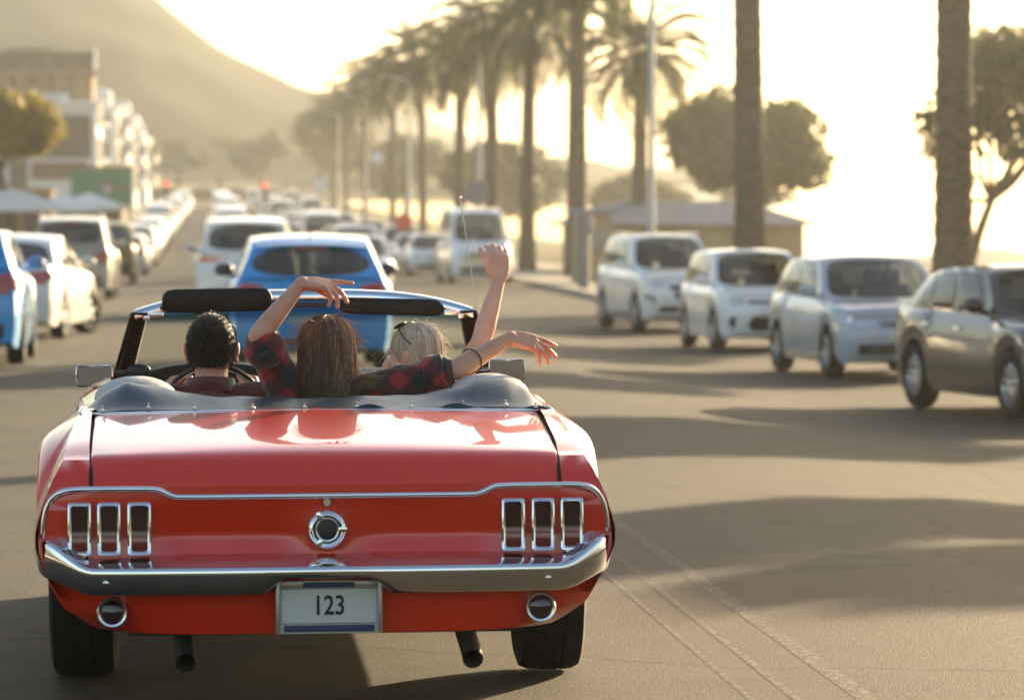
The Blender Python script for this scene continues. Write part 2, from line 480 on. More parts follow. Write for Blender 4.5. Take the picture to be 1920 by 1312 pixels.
for sgn in (-1, 1):
    rows, low = side_grid(sgn)
    body.grid(rows); body.grid(low)
    # upper rear corner of the quarter panel (beside the boot lid)
    lip = []
    for k in range(5, 10):
        z = LEV[k]
        e = (sgn * WT[k], tail_v(z), z)
        inner = (sgn * .712, tail_v(z) - .028 * (1 - .5), z)
        lip.append([inner, (sgn * (.712 * .5 + WT[k] * .5), tail_v(z) - .010, z), e])
    body.grid(lip)
    deck = []
    for v in (0, .06, .12, .25, .4, .55, .7, .85, 1.0, 1.1):
        tz = float(np.interp(v, STV, TOPZ)); tw = float(np.interp(v, STV, TOPW))
        off = .135 * (1 - smooth01(v / .35)) if v > 0 else .135
        e = (sgn * tw, v + off, tz)
        inx = .712 + .02 * v
        inner = (sgn * inx, v + off - (.014 * (1 - smooth01(v / .3))), tz + .010 * smooth01(v / .25))
        mid = (sgn * (inx + tw) / 2, v + off - .005 * (1 - smooth01(v / .3)), tz + .007 * smooth01(v / .25))
        deck.append([inner, mid, e])
    body.grid(deck)
    # door and wing top, turned in to the cockpit
    top = []
    for v in np.linspace(1.1, 3.25, 12):
        tz = float(np.interp(v, STV, TOPZ)); tw = float(np.interp(v, STV, TOPW))
        top.append([(sgn * (tw - .10), v, tz - .25), (sgn * (tw - .10), v, tz + .004), (sgn * (tw - .05), v, tz + .014), (sgn * tw, v, tz)])
    body.grid(top)
# bonnet and nose
hood = []
for v in (3.12, 3.3, 3.6, 3.9, 4.2, 4.45, 4.60):
    tz = float(np.interp(v, STV, TOPZ)); tw = float(np.interp(v, STV, TOPW))
    hood.append([(t * tw, v, tz + .03 * (1 - t * t) * (1 if v < 4.4 else .6)) for t in np.linspace(-1, 1, 13)])
body.grid(hood)
body.grid([[(t * w_, 4.60 + .06 * (1 - t * t), z_) for t in np.linspace(-1, 1, 9)] for w_, z_ in ((.75, .77), (.82, .68), (.83, .55), (.82, .45), (.80, .34))])
# ledge under the boot lid and in front of the folded roof
body.grid([[(u, v, z) for u in np.linspace(-.72, .72, 7)] for v, z in ((.30, .76), (1.06, .842), (1.10, .84))])
# bulkhead ring around the cockpit
body.grid([[(u, v, z) for u in np.linspace(-.72, .72, 5)] for v, z in ((1.10, .84), (1.12, .50))])
body.build('body', red, mus, True, 38, 1e-4)
# inner dark tub and underbody
tub = MB()
tub.box((0, 2.2, .27), (1.50, 3.3, .04)); tub.box((0, .62, .30), (1.2, 1.0, .12)); tub.box((0, .75, .27), (.86, .52, .10), None, .03)
tub.box((0, 3.9, .40), (1.2, 1.2, .3)); tub.box((0, 1.17, .33), (1.36, .12, .12))
tub.grid([[(s, v, z) for v, z in ((1.6, .3), (3.4, .3))] for s in (-.72, .72)])
tub.build('underbody', MATS['rusty_dark'], mus)
for sgn in (-1, 1):
    for yc in (1.17, 3.91):
        a = MB(); ring = []
        for x in (.55, .80):
            ring.append([(sgn * x, yc + .368 * math.cos(t), .335 + .368 * math.sin(t)) for t in np.linspace(-.2, math.pi + .2, 15)])
        a.grid(ring); a.grid([ring[0], [(sgn * .55, yc, .33)] * 15])
        a.build('wheel_well', MATS['rusty_dark'], mus)
# boot lid
def deck_z(v): return float(np.interp(v, [.0, .135, .2, .3, .5, .8, 1.06], [.775, .779, .790, .802, .822, .846, .864]))
lid = MB(); rows = []
prof = [(1.055, None), (.9, None), (.75, None), (.6, None), (.45, None), (.32, None), (.23, None), (.18, None), (.15, .784), (.128, .777), (.108, .764), (.090, .747), (.072, .725), (.055, .703), (.042, .682), (.036, .668)]
us = [-1, -.985, -.9, -.75, -.55, -.3, 0, .3, .55, .75, .9, .985, 1]
for v, z in prof:
    w_ = .704 + .02 * v
    zz = z if z is not None else deck_z(v)
    row = []
    for t in us:
        drop = .004 if abs(t) == 1 else 0
        crown = .016 * (1 - t * t) if z is None else .010 * (1 - t * t)
        row.append((t * w_, v - .030 * (1 - t * t) * (1 if v < .4 else .4), zz + crown - drop + .004))
    rows.append(row)
lid.grid(rows)
lid.grid([[(p[0], p[1], p[2] - .03) for p in [r[0] for r in rows]], [r[0] for r in rows]])
lid.grid([[(p[0], p[1], p[2] - .03) for p in [r[-1] for r in rows]], [r[-1] for r in rows]])
lid.build('boot_lid', red, mus, True, 50)
for sgn in (-1, 1):
    sm = MB(); sm.grid([[(sgn * (.7035 + .02 * v - .004), (v - (.0 if v > .4 else .015)), (z if z else deck_z(v)) - .012), (sgn * (.7145 + .02 * v + .004), v - (.0 if v > .4 else .015), (z if z else deck_z(v)) - .012)] for v, z in prof])
    sm.build('panel_gap', MATS['rusty_dark'], mus)
# concave tail panel
tp = MB(); rows = []
for z in np.linspace(.46, .70, 17):
    row = []
    hw = float(np.interp(z, [.46, .50, .545, .63, .668, .70], [.85, .862, .864, .855, .843, .80]))
    dep = .030 * max(0, 1 - abs(z - .548) / .11) if z > .548 else .030 * max(0, 1 - abs(z - .548) / .075)
    for t in np.linspace(-1, 1, 41):
        u = t * hw
        k = 1 - smooth01((abs(t) - .52) / .12) * .75
        col = math.exp(-((u / .10) ** 2 + ((z - .567) / .085) ** 2) ** 2)      # raised collar round the filler cap
        v = .026 + dep * k * (1 - col) - .022 * (1 - t * t) + .012 * smooth01((abs(t) - .9) / .1)
        row.append((u, v, z))
    rows.append(row)
tp.grid(rows); tp.build('tail_panel', red, mus, True, 60)
def tail_surf(u, z):
    t = u / .86; return .026 - .022 * (1 - t * t)
# chrome moulding round the panel
half = [(.852, .548), (.850, .585), (.842, .625), (.825, .660), (.795, .684), (.755, .692), (.70, .693), (.60, .693), (.525, .692), (.500, .688), (.478, .678), (.455, .670), (.42, .668), (.2, .668), (0, .668)]
full = [(-u, z) for u, z in half] + [(u, z) for u, z in reversed(half[:-1])]
md = MB(); md.tube(catmull([(u, tail_surf(u, z) - .006 + (.022 if abs(u) > .8 else 0) * smooth01((abs(u) - .78) / .07), z) for u, z in full], 3), .0088, 8)
md.build('chrome_moulding', MATS['chrome'], mus, True, None)
# tail lamps, three upright ones a side
for sgn in (-1, 1):
    for (a, b) in ((.527, .596), (.618, .686), (.706, .774)):
        uc = sgn * (a + b) / 2; w = (b - a); z0, z1 = .496, .653; zc = (z0 + z1) / 2; h = z1 - z0
        vv = tail_surf(uc, zc)
        lamp = MB()
        sect = [(.0, .012), (.0, -.014), (.005, -.019), (.010, -.014), (.012, .0)]      # inset, depth
        rings = []
        for ins, dp in sect:
            x0, x1, y0, y1 = -w / 2 + ins, w / 2 - ins, -h / 2 + ins, h / 2 - ins; c = .006
            rings.append([(uc + x, vv + dp + .010 * 0, zc + y) for x, y in ((x0 + c, y0), (x1 - c, y0), (x1, y0 + c), (x1, y1 - c), (x1 - c, y1), (x0 + c, y1), (x0, y1 - c), (x0, y0 + c))])
        lamp.grid(rings, close_v=True)
        lo = lamp.build('tail_lamp', MATS['chrome'], mus, True, 40)
        lens = MB()
        P = []
        for zz in np.linspace(-h / 2 + .011, h / 2 - .011, 9):
            dep = .004 if zz > -.022 else .004 - .004 * (1 - 0)                      # crease like the panel
            tilt = -.006 * (1 - abs(zz + .022) / .06)
            P.append([(uc + xx, vv - .004 - (0 if zz > -.022 else .003), zc + zz) for xx in np.linspace(-w / 2 + .011, w / 2 - .011, 3)])
        lens.grid(P[2:]); lens.build('lens', MATS['dark_lens'], lo, True, 30)
        l3 = MB(); l3.grid([[(p[0], p[1] - .002, p[2]) for p in r_] for r_ in P[:4]]); l3.build('lower_lens', MATS['red_smoke'], lo, True, 30)
        rib = MB()
        for q in (-.026, -.022): rib.box((uc, vv - .0085, zc + q), (w - .024, .004, .0018))
        rib.build('lens_rib', MATS['red_lens'], lo)
# filler cap
fc = MB(); fu, fz = 0.0, .567; fv = .0
fc.lathe([(.058, .02), (.058, -.012), (.054, -.020), (.046, -.024), (.040, -.020), (.038, -.016)], 32, 'y', (fu, fv, fz))
for a in (80, 200, 320):
    M3 = Matrix.Rotation(R(a + 10), 3, 'Y')
    fc.box(Vector((fu, fv - .021, fz)) + M3 @ Vector((0, 0, .047)), (.016, .014, .026), M3, .003)
fo = fc.build('fuel_cap', MATS['chrome'], mus, True, 40)
f2 = MB(); f2.lathe([(.0395, -.016), (.037, -.022), (.02, -.025), (.0001, -.026)], 28, 'y', (fu, fv, fz)); f2.build('cap_face', MATS['black_plastic'], fo, True, 60)
f3 = MB(); f3.lathe([(.036, -.0222), (.034, -.0245), (.031, -.0235)], 28, 'y', (fu, fv, fz)); f3.build('cap_ring', MATS['soft_chrome'], fo, True, 60)
lk = MB(); lk.lathe([(.0125, .03), (.0125, -.012), (.010, -.015), (.0001, -.015)], 18, 'y', (0, .006, .648)); lk.build('boot_lock', MATS['soft_chrome'], mus, True, 40)
# rear bumper
path = []
hp = [(0, -.088), (.25, -.085), (.45, -.078), (.60, -.068), (.70, -.056), (.77, -.038), (.82, -.010), (.85, .03), (.868, .08), (.880, .15), (.886, .24), (.888, .34)]
half = catmull([(u, v, 0) for u, v in hp], 4)
pl = [Vector((-p.x, p.y, 0)) for p in reversed(half[1:])] + half
sec = [(.105, .044), (.06, .028), (.026, .0155), (.010, .0085), (.003, .004), (.0, -.003), (.002, -.018), (.007, -.042), (.014, -.064), (.022, -.074), (.05, -.076)]
bp = MB(); rows = []
for i, p in enumerate(pl):
    a = pl[max(i - 1, 0)]; b = pl[min(i + 1, len(pl) - 1)]; t = (b - a).normalized(); nrm = Vector((t.y, -t.x, 0))
    if nrm.y > 0 and abs(p.x) < .5: nrm = -nrm
    au = abs(p.x)
    rise = .082 * smooth01((au - .70) / .165)
    notch = smooth01((au - .178) / .014)
    row = []
    for o, z in sec:
        zz = .453 + z + rise * (1 if z > -.01 else .55)
        if z < -.02: zz = .453 + rise * .55 + (-.026 + (z + .026) * notch if True else z)
        if p.y > .2: zz = zz * 1.0
        row.append((p.x - nrm.x * o, p.y - nrm.y * o, zz))
    rows.append(row)
bp.grid(rows); bo = bp.build('rear_bumper', MATS['chrome'], mus, True, 60)
for u in (-.66, .66):
    q = MB(); q.lathe([(.011, .004), (.010, -.004), (.006, -.008), (.0001, -.009)], 14, 'y', (u, -.052, .418)); q.build('bumper_bolt', MATS['soft_chrome'], bo)
# lower valance
va = MB(); rows = []
for z in (.45, .41, .38, .35, .32, .295, .275, .26, .25):
    W_ = float(np.interp(z, [.25, .262, .28, .31, .36, .42, .45], [.69, .715, .745, .785, .818, .845, .85]))
    row = []
    for t in np.linspace(-1, 1, 33):
        zz = z + (.008 * abs(t) ** 4 if z < .3 else 0)
        row.append((t * W_, .005 + .13 * abs(t) ** 7 + (.45 - z) * .22, zz))
    rows.append(row)
rows.append([(p[0] * .98, p[1] + .05, p[2] + .01) for p in rows[-1]])
va.grid(rows); va.build('rear_valance', red, mus, True, 50)
for sgn in (-1, 1):
    rl = MB(); c = (sgn * .645, .035, .322)
    rl.lathe([(.047, .03), (.047, -.006), (.043, -.012), (.037, -.010), (.036, -.004)], 30, 'y', c)
    ro = rl.build('reversing_lamp', MATS['soft_chrome'], mus, True, 40)
    l2 = MB(); l2.lathe([(.0365, -.004), (.03, -.010), (.016, -.015), (.0001, -.017)], 26, 'y', c); l2.build('lens', MATS['dark_lens'], ro, True, 60)
    if True:
        ex = MB(); u = .435 * sgn
        ex.tube(catmull([(u, 1.0, .26), (u, .55, .245), (u, .28, .215), (u + .005, .16, .185), (u + .008, .09, .160)], 4), .032, 14, False)
        ex.tube(catmull([(u, .55, .245), (u, .28, .215), (u + .005, .16, .185), (u + .008, .092, .161)], 4), .028, 14, False)
        ex.build('exhaust_pipe', MATS['rusty_dark'], mus)
# number plate
pu, pz, pv = .004, .334, -.012
npl = MB(); npl.box((pu, pv + .012, pz), (.318, .012, .156), None, .004)
no = npl.build('number_plate', MATS['plate_face'], mus)
fr = MB()
for dx, dz, sx, sz in ((-.154, 0, .012, .158), (.154, 0, .012, .158), (-.11, .070, .076, .020), (.11, .070, .076, .020), (0, .077, .30, .006), (0, -.077, .31, .006)):
    fr.box((pu + dx, pv + .003, pz + dz), (sx, .012, sz), None, .002)
fr.build('plate_frame', MATS['plate_frame'], no)
q = MB(); q.box((pu, pv + .002, pz + .067), (.160, .010, .016), None, .002); q.build('plate_band', MATS['navy'], no)
q = MB(); q.box((pu, pv + .002, pz - .065), (.272, .010, .022), None, .002); q.build('plate_band', MATS['navy'], no)
q = MB(); ol = [(-.143, -.05), (.143, -.05), (.143, .055), (-.143, .055)]
q.tube([(pu + a, pv + .0055, pz + b) for a, b in ol], .0012, 6, False, True); q.build('plate_border', MATS['ink'], no)
def text_obj(name, body_, size, mat, parent, loc, rot, extr=.001, sx=1.0):
    cu = bpy.data.curves.new(name, 'FONT'); cu.body = body_; cu.size = size; cu.align_x = 'CENTER'; cu.align_y = 'CENTER'; cu.extrude = extr; cu.offset = .0012
    tmp = bpy.data.objects.new(name, cu); COL.objects.link(tmp)
    dg = bpy.context.evaluated_depsgraph_get(); me = bpy.data.meshes.new_from_object(tmp.evaluated_get(dg))
    bpy.data.objects.remove(tmp); bpy.data.curves.remove(cu)
    o = link(name, me, MATS[mat], parent); o.location = loc; o.rotation_euler = rot; o.scale = (sx, 1, 1)
    return o
text_obj('plate_number', '123', .082, 'ink', no, (pu, pv + .0052, pz + .002), (math.pi / 2, 0, 0), .0012, .80)
# wheels
def wheel_meshes(r=.325, w=.20, style='classic'):
    t = MB(); hw = w / 2
    t.lathe([(r * .60, -hw * .82), (r * .70, -hw * .96), (r * .86, -hw * 1.0), (r * .955, -hw * .90), (r * .99, -hw * .68), (r, -hw * .35), (r * .99, -hw * .33), (r * .99, -hw * .27), (r, -hw * .25), (r, -hw * .03), (r * .99, -hw * .02), (r * .99, hw * .02), (r, hw * .03), (r, hw * .25), (r * .99, hw * .27), (r * .99, hw * .33), (r, hw * .35), (r * .99, hw * .68), (r * .955, hw * .90), (r * .86, hw), (r * .70, hw * .96), (r * .60, hw * .82)], 40, 'x')
    tm = t.mesh('tyre', True, 45)
    g = MB(); ri = r * .62
    if style == 'classic':
        g.lathe([(ri, hw * .84), (ri * .95, hw * .88), (ri * .88, hw * .70), (ri * .6, hw * .62), (ri * .3, hw * .75), (ri * .25, hw * .92), (.001, hw * .95)], 32, 'x')
        g.lathe([(ri, -hw * .84), (ri * .5, -hw * .3), (.001, -hw * .3)], 32, 'x')
    else:
        g.lathe([(ri, -hw * .8), (ri * .96, hw * .55), (ri, hw * .84), (ri * .955, hw * .90), (ri * .93, hw * .74)], 36, 'x')
        g.lathe([(ri * .24, hw * .45), (ri * .24, hw * .74), (ri * .18, hw * .80), (.001, hw * .80)], 20, 'x')
        ns = style
        for k in range(ns):
            a = 2 * math.pi * k / ns; M3 = Matrix.Rotation(a, 3, 'X')
            g.box(M3 @ Vector((hw * .66, 0, ri * .56)), (hw * .22, ri * (.30 if ns < 7 else .16), ri * .80), M3, .006)
    gm = g.mesh('rim', True, 40)
    d = MB(); d.lathe([(ri * .93, hw * .25), (.001, hw * .25)], 24, 'x'); dm = d.mesh('brake_disc', True, 40)
    return tm, gm, dm
def put_wheel(parent, x, y, r, ms, steer=0.0, tyre='rubber', rim='alloy'):
    tm, gm, dm = ms
    w = bpy.data.objects.new('wheel', None); COL.objects.link(w); w.parent = parent; w.location = (x, y, r)
    w.rotation_euler = (0, 0, steer + (math.pi if x < 0 else 0))
    link('tyre', tm, MATS[tyre], w); link('rim', gm, MATS[rim], w)
    if dm is not None: link('brake_disc', dm, MATS['dark_trim'], w)
    return w
cm = wheel_meshes(.325, .215, 'classic')
for x, y in ((-.765, 1.17), (.765, 1.17), (-.75, 3.91), (.75, 3.91)): put_wheel(mus, x, y, .325, cm, 0, 'rubber', 'chrome')
# folded roof under its vinyl cover
def boot_z(u, s):
    """s 0 rear hem .. 1 front"""
    au = abs(u)
    base = .880 - .012 * smooth01((au - .6) / .2)
    hump = (.058 if u < 0 else .064) * math.exp(-((au - .585) / .145) ** 2) + .012 * math.exp(-((au - .25) / .22) ** 2)
    folds = .0045 * math.sin(u * 23 + 6 * s) * math.exp(-((au - .6) / .25) ** 2) + .0015 * math.sin(u * 47 + s * 9) + .010 * math.exp(-((u + .66 - .05 * s) / .018) ** 2) * s + .012 * math.exp(-((u - .50 - .06 * s) / .016) ** 2) * s + .008 * math.exp(-((u - .66 + .03 * s) / .02) ** 2) * s
    rise = smooth01(s / .75)
    return base + (hump + .020 + folds) * rise - .012 * max(0, s - .8) / .2
bt = MB(); rows = []
for s in np.linspace(0, 1, 15):
    row = []
    for t in np.linspace(-1, 1, 91):
        u = t * (.765 - .012 * s)
        v = 1.005 + .36 * s + .05 * abs(t) ** 3.5 * (1 - s)
        z = boot_z(u, s)
        if s < .08 and u > .1: z += .016 * max(0, math.sin((u - .1) * 22)) ** 2
        edge = smooth01((abs(t) - .93) / .07)
        z -= .022 * edge * (1 if s > .1 else .3)
        row.append((u, v, z))
    rows.append(row)
bt.grid(rows)
bt.grid([rows[-1], [(p[0], p[1] + .03, p[2] - .25) for p in rows[-1]]])
bt.grid([rows[0], [(p[0], p[1] + .004, .866) for p in rows[0]]])
bto = bt.build('roof_cover', MATS['boot_vinyl'], mus, True, None)
bd = MB(); bd.tube(catmull([(t * .775, .995 + .055 * abs(t) ** 3.5, .876 - .010 * abs(t) ** 3) for t in np.linspace(-1, 1, 21)], 3), .0055, 8)
bd.build('chrome_bead', MATS['chrome'], mus, True, None)
for u in (-.70, -.55, -.40, -.21, -.04, .13, .31, .48, .62, .72):
    q = MB(); z = boot_z(u, .12) + .003; v = 1.005 + .36 * .10
    q.lathe([(.0085, 0), (.0085, .003), (.004, .004), (.003, .010), (.005, .014), (.0001, .016)], 10, 'z', (u, v, z)); q.build('snap_stud', MATS['soft_chrome'], bto)
for k in range(6):
    q = MB(); u = .772; v = 1.06 + k * .05; q.lathe([(.007, 0), (.007, .003), (.003, .008), (.0001, .010)], 8, 'z', (u, v, .868)); q.build('snap_stud', MATS['soft_chrome'], bto)
    q = MB(); u = -.772; q.lathe([(.007, 0), (.007, .003), (.003, .008), (.0001, .010)], 8, 'z', (u, v, .868)); q.build('snap_stud', MATS['soft_chrome'], bto)
# pale padding showing in front of the cover on both sides
for sgn in (-1, 1):
    q = MB(); q.ellipsoid((sgn * .60, 1.52, .90), (.14, .16, .075), None, 24, 14); q.build('roof_padding', MATS['pad_cloth'], mus, True, None)
# windscreen frame
HV, BV = 2.66, 3.08                        # header and base distance from the tail
def hz(t): return 1.236 - .070 * abs(t) ** 3.2
def rim_pt(t, s):
    """t -1..1 across, s 0 base .. 1 top"""
    w_ = .72 + (.625 - .72) * s
    v = BV + (HV - BV) * s - .05 * t * t * 0 + (.10 * (1 - t * t))
    z = .865 + (hz(t) - .865) * s
    return Vector((t * w_, v, z))
hd = MB(); rows = []
for t in np.linspace(-1, 1, 41):
    p = rim_pt(t, 1.0)
    rows.append([(p.x, p.y - .030, p.z - .030), (p.x, p.y - .034, p.z - .012), (p.x, p.y - .024, p.z + .004), (p.x, p.y + .005, p.z + .011), (p.x, p.y + .03, p.z + .002), (p.x, p.y + .02, p.z - .025)])
hd.grid(rows, close_v=True); hd.build('windscreen_header', MATS['chrome'], mus, True, 60)
for sgn in (-1, 1):
    ap = MB(); rows = []
    for s in np.linspace(-.02, 1.0, 13):
        p = rim_pt(sgn, s); i = -sgn
        w_ = .060 - .012 * s
        rows.append([(p.x + sgn * .012, p.y + .02, p.z), (p.x + sgn * .014, p.y - .020, p.z), (p.x + i * .006, p.y - .045, p.z), (p.x + i * w_, p.y - .035, p.z), (p.x + i * (w_ + .004), p.y + .01, p.z), (p.x, p.y + .05, p.z)])
    ap.grid(rows, close_v=True); po = ap.build('windscreen_pillar', MATS['black_paint_worn'], mus, True, 45)
    ch = MB(); ch.tube([rim_pt(sgn, s) + Vector((sgn * .012, -.028, 0)) for s in np.linspace(0, .98, 9)], .004, 6); ch.build('pillar_trim', MATS['soft_chrome'], po)
    lt = MB(); p = rim_pt(sgn * .88, .96); lt.box((p.x, p.y - .04, p.z - .018), (.07, .03, .018), None, .005); lt.box((p.x + sgn * .03, p.y - .045, p.z - .03), (.025, .03, .02), None, .005)
    lt.build('roof_latch', MATS['soft_chrome'], mus)
ws = MB(); ws.grid([[rim_pt(t * .95, s) + Vector((0, .005, 0)) for t in np.linspace(-1, 1, 25)] for s in np.linspace(0, .985, 9)])
ws.build('windscreen', MATS['windscreen'], mus, True, None)
def visor(t0, t1, z0, z1, v, thick=.022, slope=0.0):
    q = MB(); n = 14; rows = []
    for k in range(n + 1):
        f = .5 - .5 * math.cos(math.pi * k / n); t = t0 + (t1 - t0) * f
        u = t * .625
        e = min(f, 1 - f) * (t1 - t0) * .625
        rr = .038; cut = rr - math.sqrt(max(0, rr * rr - max(0, rr - e) ** 2))
        zb = z0 + cut * .7 + slope * u; zt = z1 - cut + slope * u
        th = thick / 2 if 0 < k < n else .004
        rows.append([(u, v - th, zb + .008), (u, v - th, zt - .008), (u, v - th * .4, zt), (u, v + th * .4, zt), (u, v + th, zt - .008), (u, v + th, zb + .008), (u, v + th * .4, zb), (u, v - th * .4, zb)])
    o_ = len(q.v)
    q.grid(rows, close_v=True)
    q.f.append(tuple(o_ + j for j in range(8))); q.f.append(tuple(o_ + n * 8 + j for j in reversed(range(8))))
    return q.build('sun_visor', MATS['black_vinyl'], mus, True, 60)
visor(-.84, -.19, 1.170, 1.257, 2.64, .026, .012)
visor(.21, .83, 1.160, 1.222, 2.66, .022, -.03)
mr_ = MB(); mr_.box((.0, 2.67, 1.19), (.17, .02, .022), None, .006); mr_.build('header_latch', MATS['black_plastic'], mus)
# dashboard and steering wheel
ds = MB(); rows = []
for u in np.linspace(-.70, .70, 31):
    b = .030 * math.exp(-((u + .345) / .20) ** 4)
    rows.append([(u, 3.10, .90), (u, 2.95, .945 + b * .4), (u, 2.82, .948 + b), (u, 2.785, .940 + b), (u, 2.78, .925 + b), (u, 2.80, .85), (u, 2.84, .70), (u, 2.95, .55)])
ds.grid(rows); do_ = ds.build('dashboard', MATS['black_vinyl'], mus, True, 50)
q = MB(); q.tube([(u, 2.779, .936) for u in np.linspace(-.12, .69, 9)], .0045, 6); q.build('dash_trim', MATS['soft_chrome'], do_)
q = MB(); q.box((.04, 2.785, .88), (.16, .02, .05), None, .006); q.build('radio', MATS['soft_chrome'], do_)
q = MB(); q.ellipsoid((-.615, 2.80, .945), (.045, .02, .028), None, 16, 10); q.build('dash_vent', MATS['black_plastic'], do_)
st = bpy.data.objects.new('steering_wheel', None); COL.objects.link(st); st.parent = mus
st.location = (-.338, 2.50, .815); st.rotation_euler = (R(-62 + 90), 0, 0)
q = MB(); q.tube([(.182 * math.cos(a), 0, .182 * math.sin(a)) for a in np.linspace(0, 2 * math.pi, 41)[:-1]], .0095, 8, False, True); q.build('rim', MATS['black_plastic'], st, True, None)
q = MB(); q.tube([(.174 * math.cos(a), -.007, .174 * math.sin(a)) for a in np.linspace(0, 2 * math.pi, 41)[:-1]], .0025, 6, False, True); q.build('horn_ring', MATS['soft_chrome'], st, True, None)
q = MB()
for a in (200, 340, 270): q.box((.09 * math.cos(R(a)), .012, .09 * math.sin(R(a))), (.17, .006, .026), Matrix.Rotation(-R(a), 3, 'Y'), .002)
q.lathe([(.04, .03), (.04, -.01), (.03, -.018), (.0001, -.02)], 18, 'y'); q.build('spokes', MATS['soft_chrome'], st)
# seats
def seat(u0, u1, v0, z, hb, name):
    s_o = MB(); w = u1 - u0; c = (u0 + u1) / 2
    s_o.box((c, v0 + .24, z), (w, .50, .16), None, .05); so = s_o.build(name, MATS['black_vinyl'], mus)
    b = MB(); b.box((c, v0 - .04, z + hb / 2), (w, .13, hb), Matrix.Rotation(R(-14), 3, 'X') if False else Matrix.Rotation(R(12), 3, 'X'), .05); b.build('backrest', MATS['black_vinyl'], so)
seat(-.62, -.10, 2.02, .36, .44, 'driver_seat'); seat(.10, .62, 2.02, .36, .44, 'passenger_seat'); seat(-.60, .60, 1.30, .40, .40, 'rear_seat')
# door mirrors
for sgn, uc, zc in ((-1, -.772, .938), (1, .742, .948)):
    q = MB(); vv = 2.52
    P = []
    for dz_, sc_, vo in ((0, .0, .055), (0, .6, .05), (0, .9, .03), (0, 1.0, .006), (0, 1.0, -.004), (0, .955, -.006)):
        hw_, hh = .067 * sc_, .040 * sc_
        c_ = .010 * sc_
        P.append([(uc + x, vv + vo, zc + y) for x, y in ((-hw_ + c_, -hh), (hw_ - c_, -hh), (hw_, -hh + c_), (hw_, hh - c_), (hw_ - c_, hh), (-hw_ + c_, hh), (-hw_, hh - c_), (-hw_, -hh + c_))])
    q.grid(P, close_v=True)
    q.tube([(uc, vv + .03, zc - .035), (uc + (-sgn) * .02, vv + .04, zc - .08), (uc + (-sgn) * .02, vv + .04, .872)], [.011, .010, .016], 10)
    mo = q.build('door_mirror', MATS['chrome'], mus, True, 50)
    g = MB(); g.grid([[(uc + x, vv - .0035, zc + z_) for x in (-.060, .060)] for z_ in (-.034, .034)]); g.build('glass', MATS['mirror_glass'], mo)
# small things: door handles, aerial
for sgn in (-1, 1):
    q = MB(); q.box((sgn * .90, 1.98, .735), (.03, .14, .022), None, .008); q.build('door_handle', MATS['chrome'], mus)
q = MB(); a0 = (.715, 3.45, .88); 
q.lathe([(.02, 0), (.016, .02), (.006, .035)], 12, 'z', (.715, 3.45, .875))
q.tube(catmull([(.715, 3.45, .88), (.700, 3.45, 1.05), (.682, 3.45, 1.25), (.655, 3.45, 1.45), (.634, 3.45, 1.585)], 5), .0024, 6); q.ellipsoid((.634, 3.45, 1.59), (.005, .005, .009)); q.build('aerial', MATS['soft_chrome'], mus)
# ------------------------------------------------------------------ modern cars
plain('mirror_far', (.20, .21, .21), .12, .6)
noise_mat('seat_cloth', (.03, .03, .032), (.05, .05, .05), 10, .8)
WH = {'a': wheel_meshes(.315, .20, 5), 'b': wheel_meshes(.315, .20, 10), 'c': wheel_meshes(.315, .20, 7)}
def conform(bvh, outline, axis, sign, off=.006, skirt=.012, rings=4, mat=None, name='patch', parent=None, start=6.0):
    """a panel of the given outline laid on the body; axis 'y' front/back (x,z outline), 'x' side (y,z outline)"""
    c = (sum(p[0] for p in outline) / len(outline), sum(p[1] for p in outline) / len(outline))
    def cast(a, b):
        if axis == 'y': o, d = Vector((a, sign * start, b)), Vector((0, -sign, 0))
        elif axis == 'x': o, d = Vector((sign * start, a, b)), Vector((-sign, 0, 0))
        else: o, d = Vector((a, b, start)), Vector((0, 0, -1))
        h = bvh.ray_cast(o, d)
        return (h[0] if h[0] is not None else None), d
    m = MB(); R_ = []
    last = None
    for k in range(rings, -1, -1):
        f = k / rings; row = []
        for (a, b) in outline:
            aa, bb = c[0] + (a - c[0]) * f, c[1] + (b - c[1]) * f
            p, d = cast(aa, bb)
            if p is None: p = last if last is not None else Vector((aa, 0, bb))
            last = p
            row.append(p - d * off)
        if k == rings: R_.append([q + d * (skirt + off) for q in row])
        R_.append(row)
    m.grid(R_, close_v=True)
    return m.build(name, mat, parent, True, 50)
def rrect(x0, x1, z0, z1, r=.03, n=4):
    out = []
    for cx, cz, a0 in ((x1 - r, z1 - r, 0), (x0 + r, z1 - r, 90), (x0 + r, z0 + r, 180), (x1 - r, z0 + r, 270)):
        for k in range(n): 
            a = R(a0 + 90 * k / (n - 1)); out.append((cx + r * math.cos(a), cz + r * math.sin(a)))
    # extra points along straight sides
    res = []
    for i, p in enumerate(out):
        q = out[(i + 1) % len(out)]; res.append(p)
        if math.hypot(q[0] - p[0], q[1] - p[1]) > .12:
            k = int(math.hypot(q[0] - p[0], q[1] - p[1]) / .10)
            for j in range(1, k): res.append((p[0] + (q[0] - p[0]) * j / k, p[1] + (q[1] - p[1]) * j / k))
    return res
def dens(pts, step=.07):
    res = []
    for i, p in enumerate(pts):
        q = pts[(i + 1) % len(pts)]; res.append(p); d = math.hypot(q[0] - p[0], q[1] - p[1]); k = int(d / step)
        for j in range(1, k): res.append((p[0] + (q[0] - p[0]) * j / k, p[1] + (q[1] - p[1]) * j / k))
    return res

